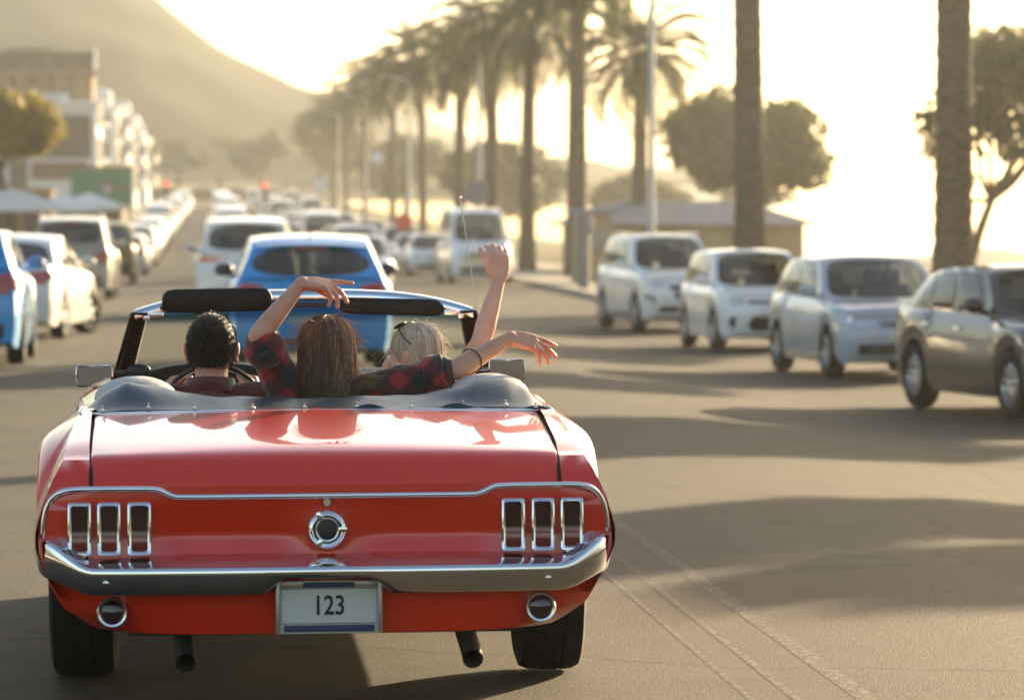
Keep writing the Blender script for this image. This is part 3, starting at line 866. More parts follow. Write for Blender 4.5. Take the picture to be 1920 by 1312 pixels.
def make_car(P, name, label, cat, color, group=None, detail=True):
    """P: dict of proportions; car faces +y, origin on the ground at its middle"""
    L, W, H = P['L'], P['W'], P['H']; hl, hw = L / 2, W / 2
    root = thing(name, label, cat, group=group)
    gc = P.get('gc', .19); wr = P.get('wr', .315); belt = P['belt']; hoodz = P['hood']; nosez = P.get('nose', hoodz - .14)
    yf = hl - P.get('of', .85); yr = -hl + P.get('orr', .75)
    wb, wt = P['wbase'], P['wtop']            # y of windscreen base and top
    rt, rb = P['rtop'], P['rbase']            # y of rear window top and base
    tailz = P.get('tail', belt)               # body height at the very tail
    beltr = P.get('beltr', belt + .05)        # belt at the rear
    rbz = P.get('rbz', beltr)                 # height of the rear window base
    ra = wr + .045
    def topz(y):
        if y >= wb: return float(np.interp(y, [wb, (wb + hl) / 2, hl - .18, hl], [belt, (belt * .35 + hoodz * .65), hoodz - .03, nosez]))
        if y <= rb: return float(np.interp(y, [-hl, -hl + .10, rb], [tailz - .03, tailz, rbz]))
        return float(np.interp(y, [rb, wb], [beltr, belt]))
    def planw(y):
        f = max(0, (abs(y) - (hl - .75)) / .75)
        k = P.get('taper_f', .15) if y > 0 else P.get('taper_r', .09)
        return hw * (1 - k * f ** 2.4)
    ys = sorted(set([round(v, 4) for v in list(np.linspace(-hl, -hl + .2, 4)) + list(np.linspace(hl - .3, hl, 6)) + list(np.linspace(-hl + .3, hl - .3, 20)) + [yf + ra * math.cos(a) for a in np.linspace(0, math.pi, 13)] + [yr + ra * math.cos(a) for a in np.linspace(0, math.pi, 13)] + [wb, rb]]))
    FR = [(0, .955), (.16, .985), (.34, .998), (.52, 1.0), (.70, .992), (.84, .972), (.94, .945), (1.0, .905)]
    body = MB(); rows = []; lows = []
    for y in ys:
        tz = topz(y); pw = planw(y); zb = gc
        ef = max(0, (y - (hl - .28)) / .28); er = max(0, (-y - (hl - .22)) / .22)
        zb += .05 * ef ** 2 + .06 * er ** 2
        for yc in (yf, yr):
            if abs(y - yc) < ra: zb = max(zb, wr + math.sqrt(max(0, ra * ra - (y - yc) ** 2)))
        half = []
        for f, wf in FR:
            z = zb + (tz - zb) * f
            x = pw * wf
            if zb > gc + .1: x = max(x, pw * .985) if f < .5 else x
            sweep = (.22 * ef if y > 0 else 0) + (.12 * er if y < 0 else 0)
            yy = y - math.copysign(sweep * (x / hw) ** 2 * .8, y)
            if y > hl - .1 and f > .8: yy -= .10 * (f - .8) / .2 * ((y - hl + .1) / .1)
            if y > hl - .1 and f < .3: yy -= .05 * (1 - f / .3) * ((y - hl + .1) / .1)
            if y < -hl + .1 and f > .6: yy += P.get('tuck', .06) * (f - .6) / .4 * ((-y - hl + .1) / .1)
            half.append((x, yy, z))
        cr = .035 if (y > wb or y < rb) else .0
        topc = [(half[-1][0] * t, half[-1][1] + (abs(y) > hl - .1) * math.copysign(.05 * (1 - t), y), tz + cr * (1 - t * t)) for t in (.8, .55, .28, 0)]
        right = half + topc
        full = right + [(-x, y_, z) for x, y_, z in reversed(right[:-1])]
        rows.append(full)
        lows.append([(p[0] * .86, p[1], p[2] + .01) for p in (half[0],)] + [half[0]])
    body.grid(rows)
    body.grid(lows); body.grid([[(-a[0], a[1], a[2]) for a in r_] for r_ in lows])
    n = len(rows[0])
    for r_, s_ in ((rows[0], -1), (rows[-1], 1)):      # end faces
        cx = [(sum(p[i] for p in r_) / n) for i in range(3)]
        mid = [((p[0] * .55 + cx[0] * .45), p[1] + s_ * .02 - (p[1] - (s_ * hl)) * .55, (p[2] * .55 + cx[2] * .45)) for p in r_]
        cc = (0, s_ * (hl + .02) if s_ > 0 else -hl - .015, cx[2])
        body.grid([r_, mid, [cc] * n], close_v=True)
    lower_me = MB(); lower_me.v = list(body.v); lower_me.f = list(body.f)
    bvh = BVHTree.FromPolygons([Vector(v) for v in body.v], body.f)
    # greenhouse
    wrf = P.get('roofw', .76) * hw; wbl = .905
    def roofz(y):
        ym = (wt + rt) / 2 + .2; k = (wt - rt) / 2
        return H - P.get('crown', .045) * ((y - ym) / k) ** 2
    NH = [0, .07, .90, 1.0]
    pil = P['pillars']                        # list of (t0,t1) windows along the side, 0 at the windscreen, 1 at the rear
    ts = sorted(set([0, 1] + [t for a in pil for t in a] + list(np.linspace(0, 1, 13))))
    def bpt(t):
        y = wb + (rb - wb) * t; return Vector((planw(y) * wbl, y, topz(min(max(y, rb + .001), wb - .001))))
    def tpt(t):
        y = wt + (rt - wt) * t; return Vector((wrf * (1 - .06 * abs(2 * t - 1) ** 3), y, roofz(y) - .03))
    def spt(t, h):
        b, q = bpt(t), tpt(t); p = b.lerp(q, h); p.x += .035 * math.sin(math.pi * h) * (1 if P.get('bulge', 1) else 0); return p
    glass = MATS['dark_car_glass'] if P.get('tint') else MATS['car_glass']
    for s in (1, -1):
        def m(p): return (s * p.x, p.y, p.z)
        for i in range(len(ts) - 1):
            t0, t1 = ts[i], ts[i + 1]; tm = (t0 + t1) / 2
            inw = any(a <= tm <= b for a, b in pil)
            for j in range(3):
                if inw and j == 1: continue
                body.grid([[m(spt(t0, NH[j])), m(spt(t0, NH[j + 1]))], [m(spt(t1, NH[j])), m(spt(t1, NH[j + 1]))]])
        for (a, b) in pil:
            g = MB(); g.grid([[m(spt(t, h) - Vector((.008, 0, 0))) for h in np.linspace(.07, .90, 5)] for t in np.linspace(a, b, 6)])
            g.build('side_window', glass, root, True, None)
    # windscreen and rear screen with frames
    def screen(tside, ybulge_b, ybulge_t, mg, nm, gl):
        B, T = bpt(tside), tpt(tside)
        def sp(u, h):
            w_ = B.x + (T.x - B.x) * h
            y = B.y + (T.y - B.y) * h + (ybulge_b + (ybulge_t - ybulge_b) * h) * (1 - u * u)
            z = B.z + (T.z - B.z) * h + .03 * h * (1 - u * u) + .012 * math.sin(math.pi * h)
            return (u * w_ + 0, y, z)
        ln = list(np.linspace(-1, 1, 11)); l2 = list(np.linspace(-1, 1, 7))
        per = [(a, -1) for a in ln[:-1]] + [(1, b) for b in l2[:-1]] + [(a, 1) for a in reversed(ln[1:])] + [(-1, b) for b in reversed(l2[1:])]
        ex = P.get('rround', 4.0) if tside else 7.0
        hm, hh = (mg[0] + mg[1]) / 2, (mg[1] - mg[0]) / 2
        inner = []
        for a, b in per:
            t = (abs(a) ** ex + abs(b) ** ex) ** (1 / ex); inner.append((a / t * .91, hm + b / t * hh))
        outer = [(a, .5 + b / 2) for a, b in per]
        body.grid([[sp(o[0] + (i[0] - o[0]) * f, o[1] + (i[1] - o[1]) * f) for o, i in zip(outer, inner)] for f in (0, .5, 1)], close_v=True)
        g = MB(); g.grid([[sp(i[0] * f, hm + (i[1] - hm) * f) for i in inner] for f in (1, .8, .6, .4, .2, .001)], close_v=True)
        return g.build(nm, gl, root, True, None), sp
    _, spf = screen(0, .16, .06, (.05, .95), 'windscreen', MATS['car_glass'])
    _, spr = screen(1, P.get('rbul', -.07), -.04, P.get('rwin', (.10, .86)), 'rear_window', MATS['dark_car_glass'] if P.get('rtint', 1) else MATS['car_glass'])
    # roof
    rr = []
    for t in np.linspace(0, 1, 9):
        q = tpt(t); y0 = .06 * (1 - t) - .04 * t
        e = 1 if t in (0, 1) else 0
        rr.append([(u * q.x, q.y + (.06 * max(0, 1 - t * 8) - .04 * max(0, t * 8 - 7)) * (1 - u * u), q.z + .03 * (1 - u * u) + .012 * (1 - abs(u) ** 6) * (1 - e)) for u in np.linspace(-1, 1, 11)])
    body.grid(rr)
    bo = body.build('body', MATS['car_paint'], root, True, 40, 5e-4); bo.color = (*color, 1)
    # tray that closes the cabin at belt height, seats
    tr = MB(); tr.grid([[(u * .9 * planw(y) * .9, y, min(topz(y), belt) - .12) for u in (-1, 0, 1)] for y in np.linspace(rb, wb, 6)]); tr.build('cabin_floor', MATS['dark_trim'], root)
    for sx in (-1, 1):
        for yy in ((wt - .35), (wt - 1.15)):
            if yy < rt: continue
            q = MB(); q.box((sx * .36, yy, belt - .02), (.44, .14, .42), Matrix.Rotation(R(-10), 3, 'X'), .05); q.box((sx * .36, yy - .06, belt + .27), (.24, .10, .17), None, .04); q.build('seat', MATS['seat_cloth'], root)
    ub = MB(); ub.box((0, 0, gc + .09), (W * .72, L * .86, .16)); ub.build('underbody', MATS['dark_trim'], root)
    for x, y in ((-hw + .10, yf), (hw - .10, yf), (-hw + .10, yr), (hw - .10, yr)):
        w_ = put_wheel(root, x, y, wr, WH[P.get('rim', 'a')], P.get('steer', 0) if y > 0 else 0); k = wr / .315; w_.scale = (1, k, k)
        a = MB(); sgn = 1 if x > 0 else -1
        ring = [[(sgn * xx, y + ra * math.cos(t), wr + ra * math.sin(t)) for t in np.linspace(-.25, math.pi + .25, 13)] for xx in (hw * .60, hw * .955)]
        a.grid(ring); a.grid([ring[0], [(sgn * hw * .60, y, wr)] * 13]); a.build('wheel_well', MATS['dark_trim'], root)
    # lamps, grilles, plates, mirrors, handles
    dk = MATS['black_plastic']
    fl = P.get('front', {}); rl = P.get('rear', {})
    for s in (1, -1):
        if 'head' in fl:
            ho = conform(bvh, dens([(s * x, z) for x, z in fl['head']]), 'y', 1, .006, .012, 3, MATS['lamp_clear'], 'headlight', root)
            hx, hz_ = fl.get('bulb', (sum(x for x, z in fl['head']) / len(fl['head']), sum(z for x, z in fl['head']) / len(fl['head'])))
            conform(bvh, [(s * hx + .045 * math.cos(a), hz_ + .040 * math.sin(a)) for a in np.linspace(0, 2 * math.pi, 13)[:-1]], 'y', 1, .012, .012, 2, MATS['lamp_inner'], 'reflector', ho)
        if 'fog' in fl: conform(bvh, dens([(s * x, z) for x, z in fl['fog']]), 'y', 1, .004, .01, 3, dk, 'fog_lamp', root)
        if 'lamp' in rl: conform(bvh, dens([(s * x, z) for x, z in rl['lamp']]), 'y', -1, .010, .02, 3, MATS[rl.get('lampmat', 'red_lens')], 'tail_light', root)
        if 'lampside' in rl: conform(bvh, dens([(y, z) for y, z in rl['lampside']]), 'x', s, .008, .014, 3, MATS[rl.get('lampmat', 'red_lens')], 'tail_light_side', root)
        for (yy, zz) in P.get('handles', []):
            conform(bvh, rrect(yy - .09, yy + .09, zz - .014, zz + .014, .013), 'x', s, .022, .03, 2, MATS['soft_chrome'] if P.get('chrome_handle') else MATS['dark_trim'] if P.get('dark_handle') else bo.data.materials[0], 'door_handle', root).color = (*color, 1)
        for yy in P.get('seams', []):
            pts = [(yy - .006, gc + .07), (yy + .006, gc + .07), (yy + .006, belt - .02), (yy - .006, belt - .02)]
            conform(bvh, dens(pts, .08), 'x', s, .0015, .002, 2, MATS['dark_trim'], 'door_seam', root)
        if P.get('sill'): conform(bvh, dens([(yr + ra + .03, gc + .015), (yf - ra - .03, gc + .015), (yf - ra - .03, gc + .075), (yr + ra + .03, gc + .075)]), 'x', s, .006, .01, 2, dk if P['sill'] == 'dark' else MATS['soft_chrome'], 'sill_trim', root)
        # door mirror
        q = MB(); b_ = spt(.10, .02); mx = b_.x + .10
        q.ellipsoid((s * (mx + .02), b_.y, b_.z + .10), (.11, .06, .075), None, 14, 10); q.tube([(s * (b_.x - .02), b_.y, b_.z + .02), (s * mx, b_.y, b_.z + .06)], .025, 8)
        mo = q.build('door_mirror', MATS['car_paint'], root, True, None); mo.color = (*P.get('mirror', color), 1)
        g = MB(); g.grid([[(s * (mx + .02) + x, b_.y - .056 - 0 * x, b_.z + .10 + z) for x in (-.07, .07)] for z in (-.045, .045)]); g.build('glass', MATS[P.get('mglass', 'mirror_far')], mo)
    for i, (pts, mt) in enumerate(fl.get('grille', [])): conform(bvh, dens(pts), 'y', 1, .005 + .003 * i, .012, 4, MATS[mt], 'grille', root)
    if fl.get('plate') is not None: conform(bvh, rrect(-.26, .26, fl['plate'] - .055, fl['plate'] + .055, .012), 'y', 1, .025, .03, 2, MATS['plate_white'], 'number_plate', root)
    if fl.get('badge') is not None: conform(bvh, [(.06 * math.cos(a), fl['badge'] + .06 * math.sin(a)) for a in np.linspace(0, 2 * math.pi, 17)[:-1]], 'y', 1, .018, .02, 2, MATS['soft_chrome'], 'badge', root)
    if rl.get('plate') is not None: conform(bvh, rrect(-.26, .26, rl['plate'] - .055, rl['plate'] + .055, .012), 'y', -1, .02, .03, 2, MATS['plate_white'], 'number_plate', root)
    if rl.get('badge') is not None: conform(bvh, [(.06 * math.cos(a), rl['badge'] + .06 * math.sin(a)) for a in np.linspace(0, 2 * math.pi, 17)[:-1]], 'y', -1, .018, .02, 2, MATS['soft_chrome'], 'badge', root)
    for pts, mt in rl.get('trim', []): conform(bvh, dens(pts), 'y', -1, .008, .012, 4, MATS[mt], 'bumper_trim', root)
    if P.get('rails'):
        for s in (-1, 1):
            q = MB(); q.tube(catmull([(s * wrf * .94, wt - .1, H - .055), (s * wrf * .94, wt - .2, H + .015), (s * wrf * .94, (wt + rt) / 2, H + .025), (s * wrf * .94, rt + .25, H + .0), (s * wrf * .94, rt + .15, H - .05)], 3), .016, 6); q.build('roof_rail', MATS['soft_chrome'], root)
    if P.get('spoiler'):
        q = MB(); q.grid([[(u * wrf * .92, rt + .10 - .26 * k + .05 * u * u, roofz(rt) + .015 - .03 * u * u - .05 * k * k - .012 * th) for u in np.linspace(-1, 1, 9)] for k, th in ((0, 0), (.5, 0), (1, 0), (1, 1.5), (.5, 2), (0, 2))]); so = q.build('roof_spoiler', MATS['car_paint'], root, True, 50); so.color = (*color, 1)
        q = MB(); q.box((0, rt - .165, roofz(rt) - .075), (.34, .015, .022), None, .004); q.build('high_brake_light', MATS['red_lens'], root)
    if P.get('fin'):
        q = MB(); q.tube([(0, rt + .18, roofz(rt) + .03), (0, rt + .10, roofz(rt) + .10)], [.012, .005], 6); q.build('roof_aerial', dk, root)
    return root
mirrorx = lambda pts: pts
def sym(pts): return [(x, z) for x, z in pts] + [(-x, z) for x, z in reversed(pts)]
HATCH = dict(L=3.99, W=1.70, H=1.46, belt=.93, beltr=.98, hood=.86, nose=.70, of=.80, orr=.68, wbase=.78, wtop=.10, rtop=-1.52, rbase=-1.90, tail=.99, rbz=1.0, rwin=(.06, .82),
             pillars=[(.10, .40), (.44, .70), (.73, .87)], handles=[(-.12, .80), (-1.02, .83)], seams=[.62, -.30, -1.08], spoiler=1, rim='b',
             front=dict(head=[(.36, .66), (.47, .735), (.62, .765), (.76, .745), (.79, .69), (.74, .625), (.55, .615)], bulb=(.66, .69), grille=[(sym([(.36, .62), (.36, .69)]), 'black_plastic'), (sym([(.62, .30), (.60, .42)]), 'black_plastic')], plate=.53, badge=.655),
             rear=dict(lamp=[(.52, .80), (.54, .93), (.74, .95), (.80, .80), (.74, .74), (.55, .74)], lampside=[(-1.93, .79), (-1.93, .93), (-1.68, .93), (-1.72, .82)], plate=.62, badge=.86, trim=[(sym([(.62, .30), (.62, .40)]), 'black_plastic')]))
SUV = dict(L=4.43, W=1.78, H=1.70, belt=1.08, beltr=1.13, hood=1.04, nose=.88, gc=.24, wr=.35, of=.86, orr=.80, wbase=.82, wtop=.15, rtop=-1.80, rbase=-2.12, tail=1.12, rbz=1.13, rwin=(.08, .84), rim='c', rails=1,
           pillars=[(.09, .36), (.40, .66), (.70, .90)], handles=[(-.15, .95), (-1.10, .98)], seams=[.66, -.34, -1.20], sill='dark', spoiler=1,
           front=dict(head=[(.40, .86), (.55, .90), (.80, .93), (.82, .88), (.60, .81)], bulb=(.68, .87), grille=[(sym([(.28, .60), (.40, .84)]), 'black_plastic'), (sym([(.58, .36), (.52, .46)]), 'black_plastic')], fog=[(.60, .52), (.66, .66), (.80, .66), (.78, .58)], plate=.54, badge=.79),
           rear=dict(lamp=[(.52, .92), (.54, 1.06), (.78, 1.08), (.82, .86), (.72, .84)], lampside=[(-2.14, .88), (-2.14, 1.06), (-1.88, 1.04), (-1.94, .92)], plate=.80, badge=.98, trim=[(sym([(.66, .36), (.66, .52)]), 'black_plastic')]))
SEDAN = dict(L=4.62, W=1.77, H=1.46, belt=.94, beltr=1.00, hood=.86, nose=.70, of=.92, orr=1.0, wbase=.90, wtop=.10, rtop=-1.05, rbase=-1.62, tail=1.02, rbz=1.03, rwin=(.05, .92), crown=.05, rim='a', tuck=.05,
             pillars=[(.10, .45), (.49, .84)], handles=[(-.10, .83), (-1.05, .86)], seams=[.72, -.28, -1.12], chrome_handle=1,
             front=dict(head=[(.42, .66), (.60, .74), (.80, .76), (.81, .70), (.60, .63)], grille=[(sym([(.36, .56), (.42, .70)]), 'black_plastic'), (sym([(.62, .30), (.60, .42)]), 'black_plastic')], plate=.46, badge=.68),
             rear=dict(lamp=[(.48, .80), (.50, .93), (.76, .96), (.82, .80), (.72, .76)], lampside=[(-2.24, .80), (-2.24, .94), (-1.92, .94), (-1.98, .86)], plate=.70, trim=[(sym([(.6, .30), (.6, .38)]), 'black_plastic')]))
BUS = dict(L=5.2, W=1.88, H=2.28, belt=1.22, beltr=1.22, hood=1.14, nose=.86, gc=.22, wr=.34, of=.75, orr=1.1, wbase=1.95, wtop=1.20, rtop=-2.42, rbase=-2.56, tail=1.20, rbz=1.2, rwin=(.08, .62), crown=.16, roofw=.82, rim='a', taper_f=.20,
           pillars=[(.10, .26), (.29, .50), (.53, .74), (.77, .95)], handles=[(.8, 1.05)], seams=[1.85, .9],
           front=dict(head=[(.48, .78), (.52, .96), (.80, 1.0), (.83, .84), (.66, .77)], grille=[(sym([(.44, .82), (.46, .92)]), 'black_plastic'), (sym([(.66, .34), (.62, .50)]), 'black_plastic')], plate=.60, badge=.98),
           rear=dict(lamp=[(.74, .8), (.74, 1.15), (.84, 1.15), (.84, .8)], plate=.7))
JEEP = dict(L=4.2, W=1.80, H=1.82, belt=1.16, beltr=1.18, hood=1.14, nose=1.08, gc=.30, wr=.40, of=.70, orr=.66, wbase=.62, wtop=.38, rtop=-1.86, rbase=-2.0, tail=1.18, rbz=1.18, rwin=(.08, .86), crown=.02, roofw=.86, taper_f=.06, taper_r=.03, tuck=.0, rim='c',
            pillars=[(.07, .36), (.40, .66), (.70, .93)], handles=[(-.2, 1.0), (-1.1, 1.0)], seams=[.55, -.35, -1.2], sill='dark',
            front=dict(head=[(.48, .86), (.58, .96), (.70, .96), (.74, .86), (.68, .78), (.55, .78)], grille=[(sym([(.40, .70), (.40, 1.0)]), 'black_plastic')], plate=.50),
            rear=dict(lamp=[(.70, .78), (.70, 1.02), (.86, 1.02), (.86, .78)], plate=.66, trim=[(sym([(.85, .40), (.85, .56)]), 'black_plastic')]))
PICK = dict(SUV)
WHITE = (.86, .86, .84); SILVER = (.46, .49, .52); GREY = (.14, .14, .14); BLUE = (.0, .33, .74); BLACK = (.006, .006, .005); TAN = (.34, .31, .26)
def place(o, X, Y, heading):
    """heading 0 = driving away along the road, 180 = facing the camera"""
    th = R(heading); L = 1.3
    z0 = gz(X, Y)
    px = gz(X + math.sin(th) * 0 , Y + 1.4) - gz(X, Y - 1.4)
    sl = math.atan2(px, 2.8) * math.cos(th)
    rl_ = math.atan2(gz(X + .75, Y) - gz(X - .75, Y), 1.5) * math.cos(th)
    o.location = (X, Y, z0)
    o.rotation_euler = (sl, -rl_, -th)
    return o

# ---- cars ahead in our lane
c = make_car(dict(HATCH, W=1.76, H=1.455, L=4.05, belt=.95, beltr=1.0, rbz=1.0, tail=.98, fin=1, roofw=.72, rwin=(.02, .84), rbul=-.10, rround=2.6, mglass='black_plastic', mirror=(.012, .012, .012), rear=dict(lamp=[(.50, .86), (.52, .92), (.72, .95), (.82, .88), (.82, .78), (.70, .80)], lampside=[(-1.97, .80), (-1.97, .93), (-1.70, .90), (-1.78, .82)], plate=.58, badge=.84, trim=[(sym([(.50, .28), (.50, .36)]), 'dark_trim')])), 'hatchback_car', 'bright blue hatchback driving right in front of the red convertible', 'car', BLUE)
place(c, 1.03, 41.3, 0)
c = make_car(dict(SUV, W=1.84, H=1.76, tint=1, rear=dict(lamp=[(.46, .99), (.46, 1.04), (.70, 1.06), (.74, 1.10), (.86, 1.10), (.86, .98), (.76, .97)], lampside=[(-2.16, .96), (-2.16, 1.12), (-1.9, 1.10), (-1.96, .98)], lampmat='amber_lens', plate=.62, badge=.90, trim=[(sym([(.7, .34), (.7, .5)]), 'black_plastic')])), 'suv_car', 'white sport utility car with orange rear lamp ahead of the blue hatchback', 'car', WHITE)
place(c, .58, 67.5, 0)
# ---- parked on the right, facing us
RG = 'cars parked along the seaside kerb'
c = make_car(dict(SEDAN, L=4.34, W=1.76, H=1.43, wbase=.72, rtop=-1.50, rbase=-1.86, orr=.80, spoiler=1, pillars=[(.10, .40), (.44, .70), (.73, .87)], wr=.325, rim='b', handles=[(-.15, .82), (-1.02, .85)], front=dict(SEDAN['front'])), 'hatchback_car', 'dark bronze black hatchback with silver alloy wheels parked by the kerb', 'car', BLACK, RG)
place(c, 8.02, 35.5, 171); CAR4 = c
c = make_car(dict(HATCH, W=1.70, H=1.47, sill='light'), 'hatchback_car', 'silver hatchback parked behind the dark hatchback', 'car', SILVER, RG)
place(c, 8.05, 45.6, 175)
c = make_car(dict(HATCH, L=3.68, W=1.62, H=1.50, hood=.92, nose=.76, front=dict(head=[(.42, .70), (.50, .78), (.70, .82), (.76, .74), (.62, .68)], bulb=(.64, .75), grille=[(sym([(.40, .70), (.40, .75)]), 'black_plastic'), ([(-.34, .30), (-.42, .40), (-.34, .52), (.34, .52), (.42, .40), (.34, .30)], 'black_plastic')], fog=[(.60, .34), (.58, .52), (.70, .52), (.66, .36)], plate=.60)), 'hatchback_car', 'small white hatchback with round mouth grille parked behind the silver one', 'car', WHITE, RG)
place(c, 8.12, 56.2, 176)
c = make_car(dict(SUV, W=1.70, H=1.72), 'suv_car', 'white sport utility car parked last in the near kerbside row', 'car', WHITE, RG)
place(c, 8.10, 67.0, 174); SUVW = c
c = make_car(BUS, 'minibus', 'white high roofed minibus taxi parked beside the palms', 'minibus', WHITE)
place(c, 7.85, 113, 178); BUSO = c
q = MB(); q.box((0, 2.62, .74), (1.2, .03, .10), None, .01); plain('yellow_strip', (.55, .40, .06), .5); q.build('bumper_strip', MATS['yellow_strip'], c)
# ---- parked on the left, seen from behind
LG = 'cars parked along the shop side kerb'
c = make_car(dict(HATCH, W=1.74, H=1.52, belt=1.0, beltr=1.08, rbz=1.07, tail=1.05, wr=.32, rear=dict(lamp=[(.54, .80), (.56, 1.0), (.74, 1.03), (.82, .84), (.72, .78)], lampside=[(-1.95, .80), (-1.95, 1.02), (-1.68, 1.0), (-1.72, .84)], plate=.62, badge=.9, trim=[(sym([(.66, .30), (.66, .46)]), 'black_plastic')])), 'hatchback_car', 'bright blue hatchback with red tail lamp parked behind the white saloon', 'car', BLUE, LG)
place(c, -2.98, 43.6, 0)
c = make_car(dict(SEDAN, steer=R(-24)), 'saloon_car', 'white saloon with front wheels turned out pulling away from the shop side kerb', 'car', (.74, .72, .66), LG)
place(c, -2.80, 54.0, 6)
c = make_car(dict(SUV, W=1.90, H=1.86, belt=1.14, beltr=1.2, tail=1.18, rbz=1.19), 'suv_car', 'beige grey sport utility car with dark rear window in front of the white saloon', 'car', TAN, LG)
place(c, -3.15, 86, 1)
c = make_car(JEEP, 'off_road_car', 'olive green boxy off road car parked on the shop side', 'car', (.12, .13, .025), LG)
place(c, -3.20, 113, 0); JEEPO = c
# ---- further cars, smaller in the photo
proto = {'hatch': make_car(HATCH, 'hatchback_car', 'silver grey hatchback parked beyond the olive off road car', 'car', SILVER, LG)}
place(proto['hatch'], -3.2, 136, 0)
def recolor(o, col):
    for ch in o.children:
        if ch.name.split('.')[0] in ('body', 'door_mirror', 'roof_spoiler'): ch.color = (*col, 1)
    return o
KEEP = ('body', 'windscreen', 'rear_window', 'side_window', 'wheel', 'tail_light', 'headlight', 'underbody', 'cabin_floor', 'grille', 'number_plate', 'seat')
def dup_small(root, label, group):
    """copy for the distance: only the parts that still show there"""
    r = root.copy(); COL.objects.link(r); r['label'] = label; r['group'] = group
    for ch in root.children:
        nm = ch.name.split('.')[0]
        if nm not in KEEP: continue
        c_ = ch.copy(); COL.objects.link(c_); c_.parent = r
        if nm == 'wheel':
            for g_ in ch.children:
                if g_.name.startswith('brake'): continue
                d_ = g_.copy(); COL.objects.link(d_); d_.parent = c_
    return r
def far_car(src, X, Y, hd, col, label, group):
    o = dup(src, (0, 0, 0), 0, label, group) if Y < 130 else dup_small(src, label, group); recolor(o, col); place(o, X, Y, hd); return o
SRC = {'h': proto['hatch'], 's': SUVW, 'j': JEEPO, 'b': BUSO}
FAR = [('s', -3.2, 158, 0, WHITE, 'white sport utility car parked beyond the grey hatchback on the shop side', LG),
       ('h', -3.2, 172, 0, WHITE, 'white hatchback in the far stretch of the shop side row', LG),
       ('h', -3.2, 184, 0, (.5, .5, .47), 'pale grey hatchback in the far stretch of the shop side row', LG),
       ('s', -3.2, 198, 0, SILVER, 'silver sport utility car in the far stretch of the shop side row', LG),
       ('b', -3.3, 232, 0, (.6, .6, .57), 'pale van at the far end of the shop side row', LG),
       ('h', -3.2, 142.5, 0, (.62, .62, .6), 'off white hatchback tucked behind the grey hatchback on the shop side', LG),
       ('h', -3.2, 165, 0, GREY, 'dark grey hatchback in the far stretch of the shop side row', LG),
       ('h', -3.2, 178, 0, (.03, .05, .12), 'navy hatchback in the far stretch of the shop side row', LG),
       ('s', -3.2, 191, 0, WHITE, 'white sport utility car in the far stretch of the shop side row', LG),
       ('h', -3.2, 206, 0, WHITE, 'white hatchback just before the far pale van', LG),
       ('s', -3.2, 214, 0, GREY, 'dark sport utility car just before the far pale van', LG),
       ('h', -3.2, 250, 0, WHITE, 'white hatchback parked past the far pale van', LG), ('s', -3.2, 268, 0, SILVER, 'silver sport utility car parked past the far pale van', LG)]
QG = 'cars queuing away up the road'
FAR += [('h', 1.75, 98, 0, GREY, 'dark grey car roof showing just beyond the blue hatchback', QG),
        ('s', 1.0, 138, 0, (.35, .36, .36), 'grey sport utility car queuing ahead of the white one', QG),
        ('h', 1.0, 175, 0, WHITE, 'white hatchback queuing on the climb ahead', QG),
        ('s', 1.0, 225, 0, (.5, .51, .51), 'light grey sport utility car queuing on the climb ahead', QG),
        ('h', .9, 300, 0, WHITE, 'small white car with lit brake lamps far up the road', QG),
        ('b', .9, 345, 0, (.55, .57, .6), 'pale van at the far top of the road', QG),
        ('h', 1.0, 120, 0, (.6, .1, .05), 'dull red hatchback queuing behind the grey sport utility car', QG), ('h', 1.0, 156, 0, GREY, 'dark hatchback queuing on the climb ahead', QG), ('s', 1.0, 198, 0, WHITE, 'white sport utility car queuing on the climb ahead', QG),
        ('h', 1.0, 250, 0, (.1, .2, .35), 'blue hatchback queuing far up the climb', QG), ('s', .9, 275, 0, (.6, .6, .58), 'cream sport utility car queuing far up the climb', QG), ('h', .9, 325, 0, GREY, 'dark hatchback near the far top of the road', QG)]
OG = 'oncoming cars in the middle of the road'
FAR += [('h', 3.55, 93, 180, (.62, .64, .64), 'silver white oncoming hatchback beside the blue car', OG),
        ('s', 4.3, 114, 180, WHITE, 'white oncoming sport utility car behind the silver hatchback', OG),
        ('h', 4.5, 136, 180, (.5, .52, .52), 'grey oncoming hatchback beside the parked minibus', OG),
        ('b', 4.6, 160, 180, WHITE, 'white oncoming van in the middle of the road', OG),
        ('h', 4.7, 190, 180, (.6, .6, .58), 'pale oncoming hatchback beyond the white van', OG),
        ('s', 4.7, 222, 180, WHITE, 'white oncoming sport utility car on the far climb', OG),
        ('b', 4.7, 262, 180, (.66, .66, .64), 'tall pale oncoming truck like van far up the road', OG),
        ('s', 4.4, 125, 180, GREY, 'dark oncoming sport utility car beside the minibus', OG), ('h', 4.6, 147, 180, WHITE, 'white oncoming hatchback just before the white van', OG), ('h', 4.7, 174, 180, (.5, .08, .05), 'dull red oncoming hatchback behind the white van', OG),
        ('h', 4.7, 206, 180, WHITE, 'white oncoming hatchback on the far climb', OG), ('h', 4.7, 240, 180, SILVER, 'silver oncoming hatchback on the far climb', OG), ('s', 4.7, 290, 180, WHITE, 'white oncoming sport utility car at the top of the climb', OG)]
PG = 'cars parked along the kerb beyond the minibus'
